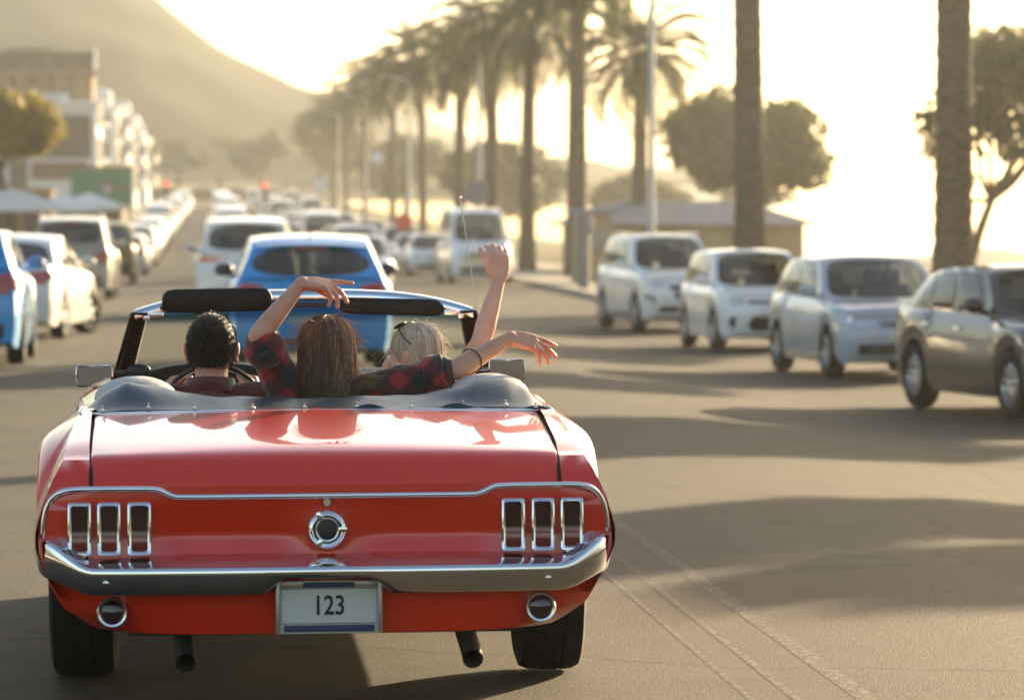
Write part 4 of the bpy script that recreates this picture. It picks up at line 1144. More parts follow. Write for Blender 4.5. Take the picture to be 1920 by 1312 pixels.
FAR += [('h', 7.6, 131, 180, WHITE, 'white hatchback parked right behind the minibus', PG),
        ('h', 7.6, 141, 180, (.55, .57, .57), 'silver hatchback parked second behind the minibus', PG),
        ('s', 7.6, 152, 180, WHITE, 'white sport utility car parked third behind the minibus', PG),
        ('h', 7.6, 165, 180, WHITE, 'white hatchback parked fourth behind the minibus', PG),
        ('s', 7.6, 180, 180, (.4, .42, .42), 'grey sport utility car parked fifth behind the minibus', PG),
        ('h', 7.6, 198, 180, WHITE, 'white hatchback parked sixth behind the minibus', PG),
        ('s', 7.6, 220, 180, (.6, .6, .6), 'pale sport utility car parked last beyond the minibus', PG)]
FG = 'tiny cars packed into the hazy end of the road'
far_cols = [(WHITE, 'white'), (SILVER, 'silver'), (GREY, 'dark grey'), ((.55, .55, .52), 'pale grey'), ((.35, .05, .03), 'dull red'), ((.05, .10, .20), 'navy')]
k_ = 0
ORD = ['first', 'second', 'third', 'fourth', 'fifth', 'sixth', 'seventh', 'eighth', 'ninth', 'tenth', 'eleventh', 'twelfth', 'thirteenth', 'fourteenth', 'fifteenth', 'sixteenth', 'seventeenth', 'eighteenth', 'nineteenth', 'twentieth'] + ['later'] * 20
for lane, x_, hd_, y0_ in (('queuing away', 1.0, 0, 210), ('in the oncoming lane', 4.7, 180, 214), ('in the sea side parked row', 7.6, 180, 232), ('in the shop side parked row', -3.2, 0, 284)):
    y_ = y0_; n_ = 0
    while y_ < 430:
        cl, cn = far_cols[(k_ * 5 + (k_ // 3)) % 6] if k_ % 2 else far_cols[(k_ * 3) % 2]
        ty = 'hsh'[k_ % 3] if k_ % 7 else 'b'
        if not any(abs(f[1] - x_) < 1.5 and abs(f[2] - y_) < 6 for f in FAR):
            FAR.append((ty, x_ + .25 * math.sin(k_ * 2.1), y_, hd_, cl, 'tiny %s %s, %s of the far cars %s' % (cn, {'h': 'hatchback', 's': 'sport utility car', 'b': 'van'}[ty], ORD[n_], lane), FG)); n_ += 1
        k_ += 1; y_ += 8.5 + 3.5 * ((k_ * 7) % 3)
for k in FAR:
    o = far_car(SRC[k[0]], *k[1:])
    if 'brake' in k[5]:
        for ch in o.children:
            if ch.name.startswith('tail_light'):
                ch.data = ch.data.copy(); ch.data.materials.clear(); ch.data.materials.append(MATS['brake_on'])
# ------------------------------------------------------------------ the three people in the convertible
noise_mat('skin', (.50, .27, .17), (.60, .34, .22), 18, .48, .10, 220, spec=.4, sss=.08)
noise_mat('skin_fair', (.60, .36, .25), (.70, .44, .31), 18, .48, .10, 220, spec=.4, sss=.08)
noise_mat('dark_hair', (.010, .008, .006), (.030, .021, .014), 60, .5, .9, 260, stretch=(1, 1, .35))
noise_mat('burgundy_cloth', (.085, .018, .016), (.115, .026, .022), 14, .85, .35, 60, sheen=.2)
noise_mat('white_cloth', (.66, .66, .66), (.76, .76, .75), 14, .85, .3, 50)
noise_mat('jeans', (.03, .045, .09), (.05, .07, .13), 40, .9)
plain('eye_white', (.8, .78, .74), .15); plain('iris', (.06, .04, .03), .1)
plain('leather', (.05, .02, .012), .6); plain('bead', (.30, .17, .08), .4)
def hair_mat(name, stops):
    m, nt, b = new_mat(name); N, L = nt.nodes, nt.links
    at = N.new('ShaderNodeAttribute'); at.attribute_name = 'tone'
    rp = N.new('ShaderNodeValToRGB'); L.new(at.outputs['Fac'], rp.inputs[0]); L.new(rp.outputs[0], b.inputs['Base Color'])
    e = rp.color_ramp.elements
    while len(e) < len(stops): e.new(.5)
    for i, (p, c) in enumerate(stops): e[i].position = p; e[i].color = (*c, 1)
    setp(b, rough=.38, spec=.5, sheen=.1)
hair_mat('brown_hair', [(0, (.035, .016, .008)), (.45, (.11, .055, .026)), (.75, (.24, .13, .058)), (1, (.46, .28, .13))])
hair_mat('blonde_hair', [(0, (.36, .30, .20)), (.5, (.68, .61, .46)), (1, (.88, .83, .70))])
def plaid():
    m, nt, b = new_mat('plaid_cloth'); N, L = nt.nodes, nt.links
    tc = N.new('ShaderNodeTexCoord'); col = None
    nz = N.new('ShaderNodeTexNoise'); nz.inputs['Scale'].default_value = 5
    L.new(tc.outputs['Object'], nz.inputs['Vector'])
    mxv = N.new('ShaderNodeMixRGB'); mxv.blend_type = 'ADD'; mxv.inputs[0].default_value = .035
    L.new(tc.outputs['Object'], mxv.inputs[1]); L.new(nz.outputs['Color'], mxv.inputs[2])
    waves = []
    for rot in ((0, .75, 0), (0, -.82, 0)):
        mp = N.new('ShaderNodeMapping'); mp.inputs['Rotation'].default_value = rot; L.new(mxv.outputs[0], mp.inputs[0])
        w = N.new('ShaderNodeTexWave'); w.inputs['Scale'].default_value = 2.9; w.wave_profile = 'SIN'; L.new(mp.outputs[0], w.inputs['Vector'])
        rp = N.new('ShaderNodeValToRGB'); rp.color_ramp.interpolation = 'LINEAR'
        rp.color_ramp.elements[0].position = .36; rp.color_ramp.elements[1].position = .64
        L.new(w.outputs['Fac'], rp.inputs[0]); waves.append(rp.outputs[0])
    ad = N.new('ShaderNodeMixRGB'); ad.blend_type = 'MIX'; ad.inputs[0].default_value = .5
    L.new(waves[0], ad.inputs[1]); L.new(waves[1], ad.inputs[2])
    rp = N.new('ShaderNodeValToRGB'); e = rp.color_ramp.elements; e.new(.5)
    for i, (p, c) in enumerate([(0.02, (.012, .020, .022)), (.5, (.085, .014, .014)), (.98, (.30, .020, .016))]): e[i].position = p; e[i].color = (*c, 1)
    L.new(ad.outputs[0], rp.inputs[0]); L.new(rp.outputs[0], b.inputs['Base Color'])
    n2 = N.new('ShaderNodeTexNoise'); n2.inputs['Scale'].default_value = 24; L.new(tc.outputs['Object'], n2.inputs['Vector'])
    bp_ = N.new('ShaderNodeBump'); bp_.inputs['Strength'].default_value = .4; bp_.inputs['Distance'].default_value = .02; L.new(n2.outputs['Fac'], bp_.inputs['Height']); L.new(bp_.outputs[0], b.inputs['Normal'])
    setp(b, rough=.85, sheen=.25)
plaid()

def V3(*a): return Vector(a)
def cap(mb, pts, rs, n=14):
    """rounded, tapering limb through the points"""
    pts = [Vector(p) for p in pts]
    for i in range(len(pts)):
        mb.ellipsoid(pts[i], (rs[i],) * 3, None, n, 9)
        if i: mb.tube([pts[i - 1], pts[i]], [rs[i - 1], rs[i]], n)
def remesh(mb, voxel, smooth_it=2, noise=0.0, nscale=8.0):
    me = bpy.data.meshes.new('tmp'); me.from_pydata(mb.v, [], mb.f)
    o = bpy.data.objects.new('tmp', me); COL.objects.link(o)
    bm = bmesh.new(); bm.from_mesh(me); bmesh.ops.remove_doubles(bm, verts=bm.verts, dist=1e-5); bmesh.ops.recalc_face_normals(bm, faces=bm.faces); bm.to_mesh(me); bm.free()
    r = o.modifiers.new('r', 'REMESH'); r.mode = 'VOXEL'; r.voxel_size = voxel; r.use_smooth_shade = True
    if smooth_it:
        s = o.modifiers.new('s', 'SMOOTH'); s.factor = .5; s.iterations = smooth_it
    dg = bpy.context.evaluated_depsgraph_get(); out = bpy.data.meshes.new_from_object(o.evaluated_get(dg))
    bpy.data.objects.remove(o); bpy.data.meshes.remove(me)
    if noise:
        from mathutils import noise as mn
        n = len(out.vertices); nor = np.empty(n * 3); out.vertices.foreach_get('normal', nor); co = np.empty(n * 3); out.vertices.foreach_get('co', co)
        nor = nor.reshape(-1, 3); co = co.reshape(-1, 3)
        d = np.array([mn.noise(Vector(c) * nscale) + .5 * mn.noise(Vector(c) * nscale * 2.3) for c in co])
        co += nor * d[:, None] * noise
        out.vertices.foreach_set('co', co.ravel())
    out.polygons.foreach_set('use_smooth', [True] * len(out.polygons))
    return out
def basis(f, up=(0, 0, 1)):
    f = Vector(f).normalized(); r = f.cross(Vector(up)).normalized(); u = r.cross(f)
    return Matrix((r, f, u)).transposed()
def head_shape(mb, c, f, k=1.0):
    M = basis(f); c = Vector(c)
    def P(x, y, z): return c + M @ Vector((x * k, y * k, z * k))
    def E(x, y, z, rx, ry, rz): mb.ellipsoid(P(x, y, z), (rx * k, ry * k, rz * k), M, 18, 12)
    E(0, -.012, .028, .074, .093, .086); E(0, .03, -.03, .060, .066, .080); E(0, .052, -.072, .046, .042, .040); E(0, .082, -.098, .022, .018, .018)
    E(0, .078, .022, .052, .018, .014); E(-.034, .066, -.018, .022, .020, .018); E(.034, .066, -.018, .022, .020, .018)
    cap(mb, [P(0, .092, .008), P(0, .108, -.022), P(0, .110, -.032)], [.008 * k, .011 * k, .014 * k], 10)
    E(-.012, .100, -.034, .009, .010, .008); E(.012, .100, -.034, .009, .010, .008)
    E(0, .094, -.060, .026, .010, .008); E(0, .091, -.074, .022, .011, .009)
    for s in (-1, 1):
        E(s * .077, -.004, -.012, .010, .020, .030); E(s * .088, -.011, .002, .006, .017, .024); E(s * .084, .002, -.036, .007, .010, .013)
    return P, M
def hand_shape(mb, w, d, n, thumb, curl=(25, 30, 20), spread=6, k=1.0, curls=None, th=(.55, .65, .25), thumb_curl=12):
    """w wrist, d along the hand, n back of the hand, thumb +1/-1 picks the thumb side (d x n)"""
    d = Vector(d).normalized(); n = Vector(n); n = (n - d * n.dot(d)).normalized(); s = d.cross(n) * thumb
    w = Vector(w); k_ = k
    lens = [(.044, .027, .021), (.049, .031, .022), (.044, .029, .021), (.034, .021, .019)]
    kn = [(.030, .090), (.010, .094), (-.010, .089), (-.029, .080)]
    nails = []
    for i, (sx, dx) in enumerate(kn):
        K = w + (s * sx + d * dx) * k
        cap(mb, [w + (s * sx * .55 + d * .004) * k, w + (s * sx * .85 + d * dx * .55) * k + n * .002, K], [.0165 * k, .0150 * k, .0125 * k], 12)
        c3 = curls[i] if curls else curl
        a = R(spread * (1.5 - i)); fd = (d * math.cos(a) + s * math.sin(a)).normalized()
        p = K; ang = 0; r0 = (.0098, .0100, .0094, .0084)[i] * k; pts = [p]; rs = [r0 * 1.1]
        for j in range(3):
            ang += R(c3[j]); dirv = fd * math.cos(ang) - n * math.sin(ang)
            p = p + dirv * lens[i][j] * k; pts.append(p); rs.append(r0 * (.96, .86, .72)[j])
        cap(mb, pts, rs, 10)
        nails.append((p - dirv * .004 * k + (fd * math.sin(ang) + n * math.cos(ang)) * r0 * .60, dirv, fd * math.sin(ang) + n * math.cos(ang), r0))
    # heel of the hand and thumb
    cap(mb, [w + (s * .018 + d * .012 - n * .008) * k, w + (s * .024 + d * .045 - n * .010) * k], [.016 * k, .014 * k], 12)
    cap(mb, [w + (-s * .016 + d * .012 - n * .008) * k, w + (-s * .022 + d * .05 - n * .008) * k], [.015 * k, .012 * k], 12)
    t0 = w + (s * .026 + d * .022 - n * .008) * k
    td = (d * th[0] + s * th[1] - n * th[2]).normalized()
    t1 = t0 + td * .042 * k; td2 = (td * math.cos(R(thumb_curl)) + (d * .8 - n * .5).normalized() * math.sin(R(thumb_curl))).normalized(); t2 = t1 + td2 * .034 * k; t3 = t2 + (td2 + d * .2).normalized() * .026 * k
    cap(mb, [t0, t1, t2, t3], [.0155 * k, .0122 * k, .0105 * k, .0082 * k], 10)
    return nails
def arm_chain(mb, S, E, Wp, fat=1.0):
    S, E, Wp = map(Vector, (S, E, Wp))
    cap(mb, [S, S.lerp(E, .35), S.lerp(E, .75), E], [.052 * fat, .047 * fat, .040 * fat, .038 * fat])
    cap(mb, [E, E.lerp(Wp, .25), E.lerp(Wp, .6), E.lerp(Wp, .9), Wp], [.038 * fat, .041 * fat, .034 * fat, .0265 * fat, .025 * fat])
def add_nails(nails, mat, parent):
    for p, dv, nv, r0 in nails:
        q = MB(); M = Matrix((dv.cross(nv), dv, nv)).transposed(); q.ellipsoid(p, (r0 * .62, r0 * .85, r0 * .22), M, 10, 6); q.build('fingernail', mat, parent, True, None)
plain('nail', (.68, .42, .34), .25)
def strands(name, roots_fn, count, mat, parent, seg=10, rad=.0016, seed=3, tone_fn=None):
    """locks of hair, each a thin three-sided tube"""
    rg = np.random.default_rng(seed); vs = []; fs = []; tones = []
    for i in range(count):
        path, tone, rr = roots_fn(rg, i)
        o = len(vs); m = len(path)
        for k, p in enumerate(path):
            t = (path[min(k + 1, m - 1)] - path[max(k - 1, 0)]); t = t.normalized() if t.length > 1e-9 else Vector((0, 0, -1))
            a = t.cross(Vector((.3, .9, .1))).normalized(); b = t.cross(a)
            r_ = rr * (1 - .75 * (k / (m - 1)) ** 3)
            for j in range(3):
                q = p + (a * math.cos(2.094 * j) + b * math.sin(2.094 * j)) * r_
                vs.append((q.x, q.y, q.z)); tones.append(tone)
        for k in range(m - 1):
            for j in range(3):
                a_ = o + k * 3 + j; b_ = o + k * 3 + (j + 1) % 3; fs.append((a_, b_, b_ + 3, a_ + 3))
    me = bpy.data.meshes.new(name); me.from_pydata(vs, [], fs)
    at = me.attributes.new('tone', 'FLOAT', 'POINT'); at.data.foreach_set('value', tones)
    me.polygons.foreach_set('use_smooth', [True] * len(me.polygons))
    o = link(name, me, mat, parent); o['kind'] = 'stuff'; return o
def eyes(P, M, parent, k=1.0):
    for s in (-1, 1):
        q = MB(); q.ellipsoid(P(s * .031, .0775, -.002), (.0115 * k,) * 3, M, 12, 8); e = q.build('eye', MATS['eye_white'], parent, True, None)
        q = MB(); q.ellipsoid(P(s * .031, .0865, -.002), (.0055 * k, .003 * k, .0055 * k), M, 10, 6); q.build('iris', MATS['iris'], e, True, None)
def W(px, py, v): return at_y(px, py, CARY + v)
VOX = .0042
def seated(mb, hip, chest, neck, hw_, knees=True, fat=1.0):
    """pelvis to neck and bent legs, hip at the seat"""
    hip, chest, neck = map(Vector, (hip, chest, neck))
    for s in (-1, 1):
        cap(mb, [hip + V3(s * .06, 0, .02), hip.lerp(chest, .5) + V3(s * .045, 0, 0), chest + V3(s * .065, 0, -.02)], [.105 * fat, .090 * fat, .098 * fat])
        cap(mb, [hip + V3(s * .08, .02, 0), hip + V3(s * .13, .40, .06), hip + V3(s * .12, .62, -.20)], [.085 * fat, .062 * fat, .042 * fat])
        mb.ellipsoid(hip + V3(s * .12, .68, -.22), (.042, .10, .032))
        cap(mb, [neck + V3(s * .02, 0, -.06), chest + V3(s * hw_, 0, .085)], [.052, .050])
    cap(mb, [chest, chest.lerp(neck, .55), neck], [.105, .075, .052])

# ---------------- driver
HV_ = 2.02
dr_head = W(397, 655, HV_)
drv = thing('person', 'driver with short dark hair and burgundy shirt at the steering wheel', 'person', (dr_head.x, dr_head.y - .08, .40))
o0 = drv.location.copy()
def to_local(me_obj): me_obj.matrix_parent_inverse = Matrix.Translation(-o0); return me_obj
mb = MB(); P, M = head_shape(mb, dr_head, (.04, 1, -.03), 1.06)
neck = P(0, -.035, -.118); chest = neck + V3(0, -.05, -.135); hip = V3(dr_head.x, dr_head.y - .10, .50)
cap(mb, [P(0, -.015, -.05), P(0, -.028, -.12), neck], [.060, .058, .062])
seated(mb, hip, chest, neck, .185)
for s in (-1, 1):
    S = chest + V3(s * .20, 0, .075); E = chest + V3(s * .25, .16, -.16); wr_ = V3(CARX - .338 + s * .172, CARY + 2.44, .84)
    arm_chain(mb, S, E, wr_, 1.08)
    hand_shape(mb, wr_, (0 - s * .1, .5, .75), (s * .75, -.5, .3), -s, (55, 60, 40), 3, 1.0, None, (.8, .3, .4))
bd_ = link('figure', remesh(mb, VOX, 3), MATS['skin'], drv); to_local(bd_)
mb = MB()
for s in (-1, 1):
    cap(mb, [hip + V3(s * .06, 0, .02), hip.lerp(chest, .5) + V3(s * .05, 0, 0), chest + V3(s * .07, 0, -.01)], [.120, .108, .116])
    S = chest + V3(s * .20, 0, .075); E = chest + V3(s * .25, .16, -.16); wr_ = V3(CARX - .338 + s * .172, CARY + 2.44, .84)
    cap(mb, [S, S.lerp(E, .5), E, E.lerp(wr_, .7)], [.074, .066, .058, .046])
    cap(mb, [neck + V3(s * .035, 0, -.055), chest + V3(s * .19, 0, .080)], [.060, .070])
cap(mb, [chest, chest.lerp(neck, .45)], [.125, .085])
sh = link('shirt', remesh(mb, .007, 3, .006, 9), MATS['burgundy_cloth'], drv); to_local(sh)
q = MB(); ring = []
for zz, rr in ((-.075, .100), (-.03, .086), (.016, .078), (.022, .081), (-.02, .092)):
    ring.append([neck + V3(rr * 1.02 * math.cos(a), rr * .92 * math.sin(a) - .006, zz - (.012 * math.sin(a) if zz > 0 else 0)) for a in np.linspace(0, 2 * math.pi, 29)[:-1]])
q.grid(ring, close_v=True); to_local(q.build('collar', MATS['burgundy_cloth'], sh, True, None)).parent = sh
# short cropped hair: shell over the skull, cut at the hairline
q = MB(); rows = []
for i in range(0, 20):
    th = math.pi * .80 * i / 19; row = []
    for j in range(32):
        a = 2 * math.pi * j / 32
        x, y, z = math.sin(th) * math.cos(a), math.sin(th) * math.sin(a), math.cos(th)
        # hairline: forehead high, nape low
        lim = (.62 + .24 * math.tanh(-y * 3.0)) * 1.02 * math.pi * .80
        t2 = min(th, lim); x, y, z = math.sin(t2) * math.cos(a), math.sin(t2) * math.sin(a), math.cos(t2)
        f_ = 1.085 if th <= lim else 1.03
        yy = -.012 + y * .093 * f_; xx = x * .074 * f_; zz = .028 + z * .086 * f_
        if z < 0: xx *= 1 - .22 * (-z) ; zz = .028 + z * .150
        row.append(P(xx, yy, zz))
    rows.append(row)
q.grid(rows, close_v=True); hs_ = q.build('hair', MATS['dark_hair'], drv, True, None); to_local(hs_)
def crop(rg, i):
    a = rg.uniform(0, 2 * math.pi); ct = rg.uniform(-.62, 1); st_ = math.sqrt(1 - ct * ct); y = st_ * math.sin(a); x = st_ * math.cos(a)
    if y > .55 and ct < .55: y = -y
    if ct < -.05 and y > -.15: y = -abs(y) - .2
    z = ct; p = P(x * .074 * 1.07, -.012 + y * .093 * 1.07, .028 + (z * .086 * 1.07 if z > 0 else z * .140)); n_ = (M @ Vector((x, y, z * 1.0))).normalized()
    d_ = (n_ * .5 + M @ Vector((0, -.3, -.5)) + Vector(rg.normal(0, .25, 3))).normalized()
    l = rg.uniform(.008, .016); return [p - n_ * .004, p + d_ * l * .5, p + d_ * l - V3(0, 0, .002)], rg.uniform(0, .55), .0011
hair_mat('black_strand', [(0, (.008, .006, .005)), (1, (.07, .045, .028))])
to_local(strands('cropped_hair', crop, 2600, MATS['black_strand'], hs_, 3)).parent = hs_
eyes(P, M, bd_)

# ---------------- woman with brown hair, arms spread
VB = 1.60
wm_head = W(612, 657, VB)
wmn = thing('person', 'woman with long brown hair and red plaid shirt raising both arms', 'person', (wm_head.x, wm_head.y - .05, .44))
o1 = wmn.location.copy()
def to_l1(o): o.matrix_parent_inverse = Matrix.Translation(-o1); return o
mb = MB(); P, M = head_shape(mb, wm_head, (-.05, 1, 0), .98)
neck = P(0, -.03, -.16); chest = neck + V3(0, -.01, -.17); hip = V3(wm_head.x, wm_head.y - .05, .56)
cap(mb, [P(0, -.015, -.05), neck], [.050, .046])
seated(mb, hip, chest, neck, .145, True, .9)
SL, EL, WL = W(545, 742, VB), W(484, 630, VB - .16), W(566, 530, VB - .10)
SR, ER, WR = W(688, 738, VB), W(852, 694, VB - .06), W(958, 633, VB + .06)
arm_chain(mb, SL, EL, WL, .90); arm_chain(mb, SR, ER, WR, .92)
nl = hand_shape(mb, WL, (1, .05, -.10), (.05, -.40, 1), -1, (22, 20, 12), 5, .97, [(-3, 6, 4), (26, 24, 14), (38, 34, 18), (46, 38, 20)], (.85, .20, .55), 8)
nr = hand_shape(mb, WR, (.92, .12, -.22), (.30, -.62, .75), -1, (26, 16, 10), 7, .97, [(10, 10, 8), (20, 14, 10), (28, 18, 10), (36, 20, 12)], (.8, .5, .3), 8)
bw = link('figure', remesh(mb, VOX, 3), MATS['skin'], wmn); to_l1(bw)
for nn in (nl, nr):
    for p, dv, nv, r0 in nn:
        q = MB(); M2 = Matrix((dv.cross(nv), dv, nv)).transposed(); q.ellipsoid(p, (r0 * .6, r0 * .85, r0 * .25), M2, 10, 6); to_l1(q.build('fingernail', MATS['nail'], bw, True, None)).parent = bw
mb = MB()
for s in (-1, 1):
    cap(mb, [hip + V3(s * .05, 0, .02), hip.lerp(chest, .5) + V3(s * .05, 0, 0), chest + V3(s * .065, 0, -.01)], [.112, .102, .108])
    cap(mb, [neck + V3(s * .03, 0, -.05), chest + V3(s * .13, 0, .075)], [.056, .060])
for S_, E_, f in ((SL, EL, .86), (SR, ER, .86)):
    e = S_.lerp(E_, f)
    cap(mb, [chest + V3(math.copysign(.10, S_.x - chest.x), 0, .05), S_, S_.lerp(E_, .45), e], [.085, .073, .066, .060])
cap(mb, [chest, chest.lerp(neck, .45)], [.118, .072])
sw = link('shirt', remesh(mb, .007, 2, .009, 10), MATS['plaid_cloth'], wmn); to_l1(sw)
for S_, E_, f in ((SL, EL, .86), (SR, ER, .86)):      # rolled cuffs
    ax = (E_ - S_).normalized(); c0 = S_.lerp(E_, f); a_ = ax.cross(V3(0, 1, .2)).normalized(); b_ = ax.cross(a_)
    q = MB(); ring = []
    for dx, rr in ((-.055, .060), (-.052, .069), (-.02, .0715), (.010, .0695), (.016, .064), (.012, .050), (-.02, .046)):
        ring.append([c0 + ax * (dx + .004 * math.sin(3 * t)) + (a_ * math.cos(t) + b_ * math.sin(t)) * (rr + .0025 * math.sin(5 * t + dx * 60)) for t in np.linspace(0, 2 * math.pi, 33)[:-1]])
    q.grid(ring, close_v=True); to_l1(q.build('cuff', MATS['plaid_cloth'], sw, True, None)).parent = sw
# bracelet (a thing worn, lies on the forearm)
c0 = ER.lerp(WR, .30); ax = (WR - ER).normalized(); a_ = ax.cross(V3(0, 1, 0)).normalized(); b_ = ax.cross(a_)
q = MB(); q.tube([c0 + ax * .012 * math.sin(t) + (a_ * math.cos(t) + b_ * math.sin(t)) * .0415 for t in np.linspace(0, 2 * math.pi, 29)[:-1]], .0028, 6, False, True)
br = q.build('bracelet', MATS['leather'], None, True, None); tag(br, 'thin brown cord bracelet on the outstretched forearm of the plaid woman', 'bracelet')
# long brown hair
HP, HM = P, M
mbh = MB()
mbh.ellipsoid(P(0, -.018, .030), (.077, .095, .087), M, 20, 14)
cap(mbh, [P(0, -.050, .0), P(-.0, -.062, -.10), P(0, -.066, -.18)], [.058, .050, .030])
for s in (-1, 1): cap(mbh, [P(s * .040, -.035, .0), P(s * .048, -.052, -.10), P(s * .040, -.06, -.17)], [.036, .030, .018])
me = remesh(mbh, .008, 4)
at = me.attributes.new('tone', 'FLOAT', 'POINT'); at.data.foreach_set('value', [.12] * len(me.vertices))
hb = link('hair', me, MATS['brown_hair'], wmn); to_l1(hb)
def long_hair(P, width=1.0, length=.255, part=.0, flow=(0, 0, 0), wav=.010, fly=.06, lo=0.0, hi=1.0, maxfront=.25):
    def fn(rg, i):
        a = rg.uniform(-math.pi, math.pi); ct = rg.uniform(.15, 1.0); st_ = math.sqrt(1 - ct * ct)
        x, y = st_ * math.sin(a), -st_ * math.cos(a)
        if y > maxfront: y = -y
        pts = []; ph = rg.uniform(0, 6.28); am = wav * rg.uniform(.3, 1.3); wild = rg.random() < fly
        jit = 1 + rg.normal(0, .016) + (.05 * rg.random() if wild else 0)
        # over the skull
        az = math.atan2(x, -y)
        start_th = math.acos(ct); ths = np.linspace(start_th, math.pi * .52, 5)
        for th in ths:
            pts.append(P(math.sin(th) * math.sin(az) * .0835 * jit * width, -.018 - math.sin(th) * math.cos(az) * .101 * jit, .030 + math.cos(th) * .094 * jit))
        L_ = length * rg.uniform(.72, 1.06)
        hx = math.sin(az) * .0835 * jit * width; hy = -.018 - math.cos(az) * .101 * jit
        depth = rg.uniform(.75, 1.0)
        for k in range(1, 9):
            f = k / 8
            w_ = 1.0 + .10 * math.sin(f * 2.4) - .12 * f * f
            yy = hy * (1 - f * .5) + (-.075) * f * .5 - .022 * f
            if hy > -.05: yy = hy + (-.085 - hy) * f * .8
            xo = am * math.sin(ph + f * 7.0) * f + (rg.normal(0, .010) * f if wild else 0)
            yo = am * math.cos(ph + f * 6.0) * f * .8
            pts.append(P(hx * w_ * (1 - (1 - depth) * f * .6) + xo + flow[0] * f * f, yy + yo + flow[1] * f * f, .030 - L_ * f + flow[2] * f * f))
        side = math.sin(az)
        tone = min(1, max(0, rg.beta(1.6, 2.2) * .85 + .18 * side + (.25 if wild else 0)))  # lighter towards the right side: sunlight painted into the strand tone
        return pts, tone, rg.uniform(.0009, .0021)
    return fn
to_l1(strands('hair_locks', long_hair(P, 1.14, .255), 4200, MATS['brown_hair'], hb, seed=5)).parent = hb
def shoulder_lock(rg, i):
    """loose ends blown over the right shoulder"""
    s0 = P(.05 + rg.normal(0, .012), -.075 + rg.normal(0, .012), -.15 + rg.normal(0, .015)); e = W(rg.uniform(690, 730), rg.uniform(700, 735), VB - .08 + rg.normal(0, .02)); m_ = s0.lerp(e, .55) + V3(0, -.02, .02 + rg.uniform(-.015, .02))
    return catmull([s0, s0.lerp(m_, .5) + V3(0, 0, -.012), m_, e], 4), rg.uniform(.35, .95), .0010
to_l1(strands('loose_hair', shoulder_lock, 160, MATS['brown_hair'], hb, seed=9)).parent = hb
def flyaway(P_, n0=.10):
    def fn(rg, i):
        a = rg.uniform(-2.4, 2.4); ct = rg.uniform(-.2, 1); st_ = math.sqrt(1 - ct * ct); p = P_(st_ * math.sin(a) * .090, -.018 - st_ * math.cos(a) * .104, .030 + ct * .096)
        d_ = Vector((math.sin(a) * .8 + rg.normal(0, .3), rg.normal(-.2, .3), rg.uniform(-.9, .25))).normalized(); l = rg.uniform(.03, n0)
        return catmull([p, p + d_ * l * .5 + V3(0, 0, rg.uniform(.0, .01)), p + d_ * l + V3(rg.normal(0, .012), 0, -.02 * rg.random())], 3), rg.uniform(.5, 1), .00055
    return fn
to_l1(strands('loose_hair', flyaway(P), 260, MATS['brown_hair'], hb, seed=21)).parent = hb
eyes(P, M, bw)

# ---------------- woman with blonde hair, right arm up
VC = 2.12
bl_head = W(774, 668, VC)
bln = thing('person', 'blonde woman in white top turning her head with one arm raised', 'person', (bl_head.x, bl_head.y - .08, .40))
o2 = bln.location.copy()
def to_l2(o): o.matrix_parent_inverse = Matrix.Translation(-o2); return o
mb = MB(); P, M = head_shape(mb, bl_head, (-.90, .42, -.05), .97)
neck = bl_head + V3(.02, -.02, -.16); chest = neck + V3(.0, -.03, -.17); hip = V3(bl_head.x + .02, bl_head.y - .10, .50)
cap(mb, [bl_head + V3(.012, -.01, -.05), neck], [.050, .046])
seated(mb, hip, chest, neck, .145, True, .9)
S3, E3, W3 = W(838, 748, VC), W(902, 640, VC - .18), W(936, 524, VC - .12)
arm_chain(mb, S3, E3, W3, .92)
n3 = hand_shape(mb, W3, (-.02, .10, 1), (.12, -1, .12), -1, (38, 35, 20), 3.5, .97, [(44, 30, 20), (48, 34, 20), (46, 32, 20), (40, 28, 20)], (.85, .38, .12), 6)
S4, E4, W4 = chest + V3(-.16, 0, .06), chest + V3(-.20, .12, -.18), chest + V3(-.12, .34, -.22)
arm_chain(mb, S4, E4, W4, .92); hand_shape(mb, W4, (.2, 1, -.1), (0, .1, 1), 1, (20, 25, 15), 5, .95)
bb = link('figure', remesh(mb, VOX, 3), MATS['skin_fair'], bln); to_l2(bb)
for p, dv, nv, r0 in n3:
    q = MB(); M2 = Matrix((dv.cross(nv), dv, nv)).transposed(); q.ellipsoid(p, (r0 * .6, r0 * .85, r0 * .25), M2, 10, 6); to_l2(q.build('fingernail', MATS['nail'], bb, True, None)).parent = bb
mb = MB()
for s in (-1, 1):
    cap(mb, [hip + V3(s * .05, 0, .02), hip.lerp(chest, .5) + V3(s * .05, 0, 0), chest + V3(s * .065, 0, -.01)], [.110, .100, .106])
    cap(mb, [chest + V3(s * .05, 0, .06), chest + V3(s * .13, 0, .07)], [.07, .066])
e = S3.lerp(E3, .22); cap(mb, [chest + V3(.12, 0, .06), S3, e], [.08, .072, .064])
cap(mb, [S4, S4.lerp(E4, .4)], [.068, .062])
to_l2(link('top', remesh(mb, .007, 2, .008, 10), MATS['white_cloth'], bln))
mbh = MB(); mbh.ellipsoid(P(0, -.018, .030), (.077, .095, .086), M, 20, 14)
cap(mbh, [P(0, -.050, .0), P(0, -.060, -.10), P(0, -.062, -.15)], [.056, .046, .030])
for s in (-1, 1): cap(mbh, [P(s * .040, -.035, .0), P(s * .046, -.05, -.09), P(s * .04, -.055, -.14)], [.034, .028, .018])
me = remesh(mbh, .008, 4); at = me.attributes.new('tone', 'FLOAT', 'POINT'); at.data.foreach_set('value', [.10] * len(me.vertices))
hb2 = link('hair', me, MATS['blonde_hair'], bln); to_l2(hb2)
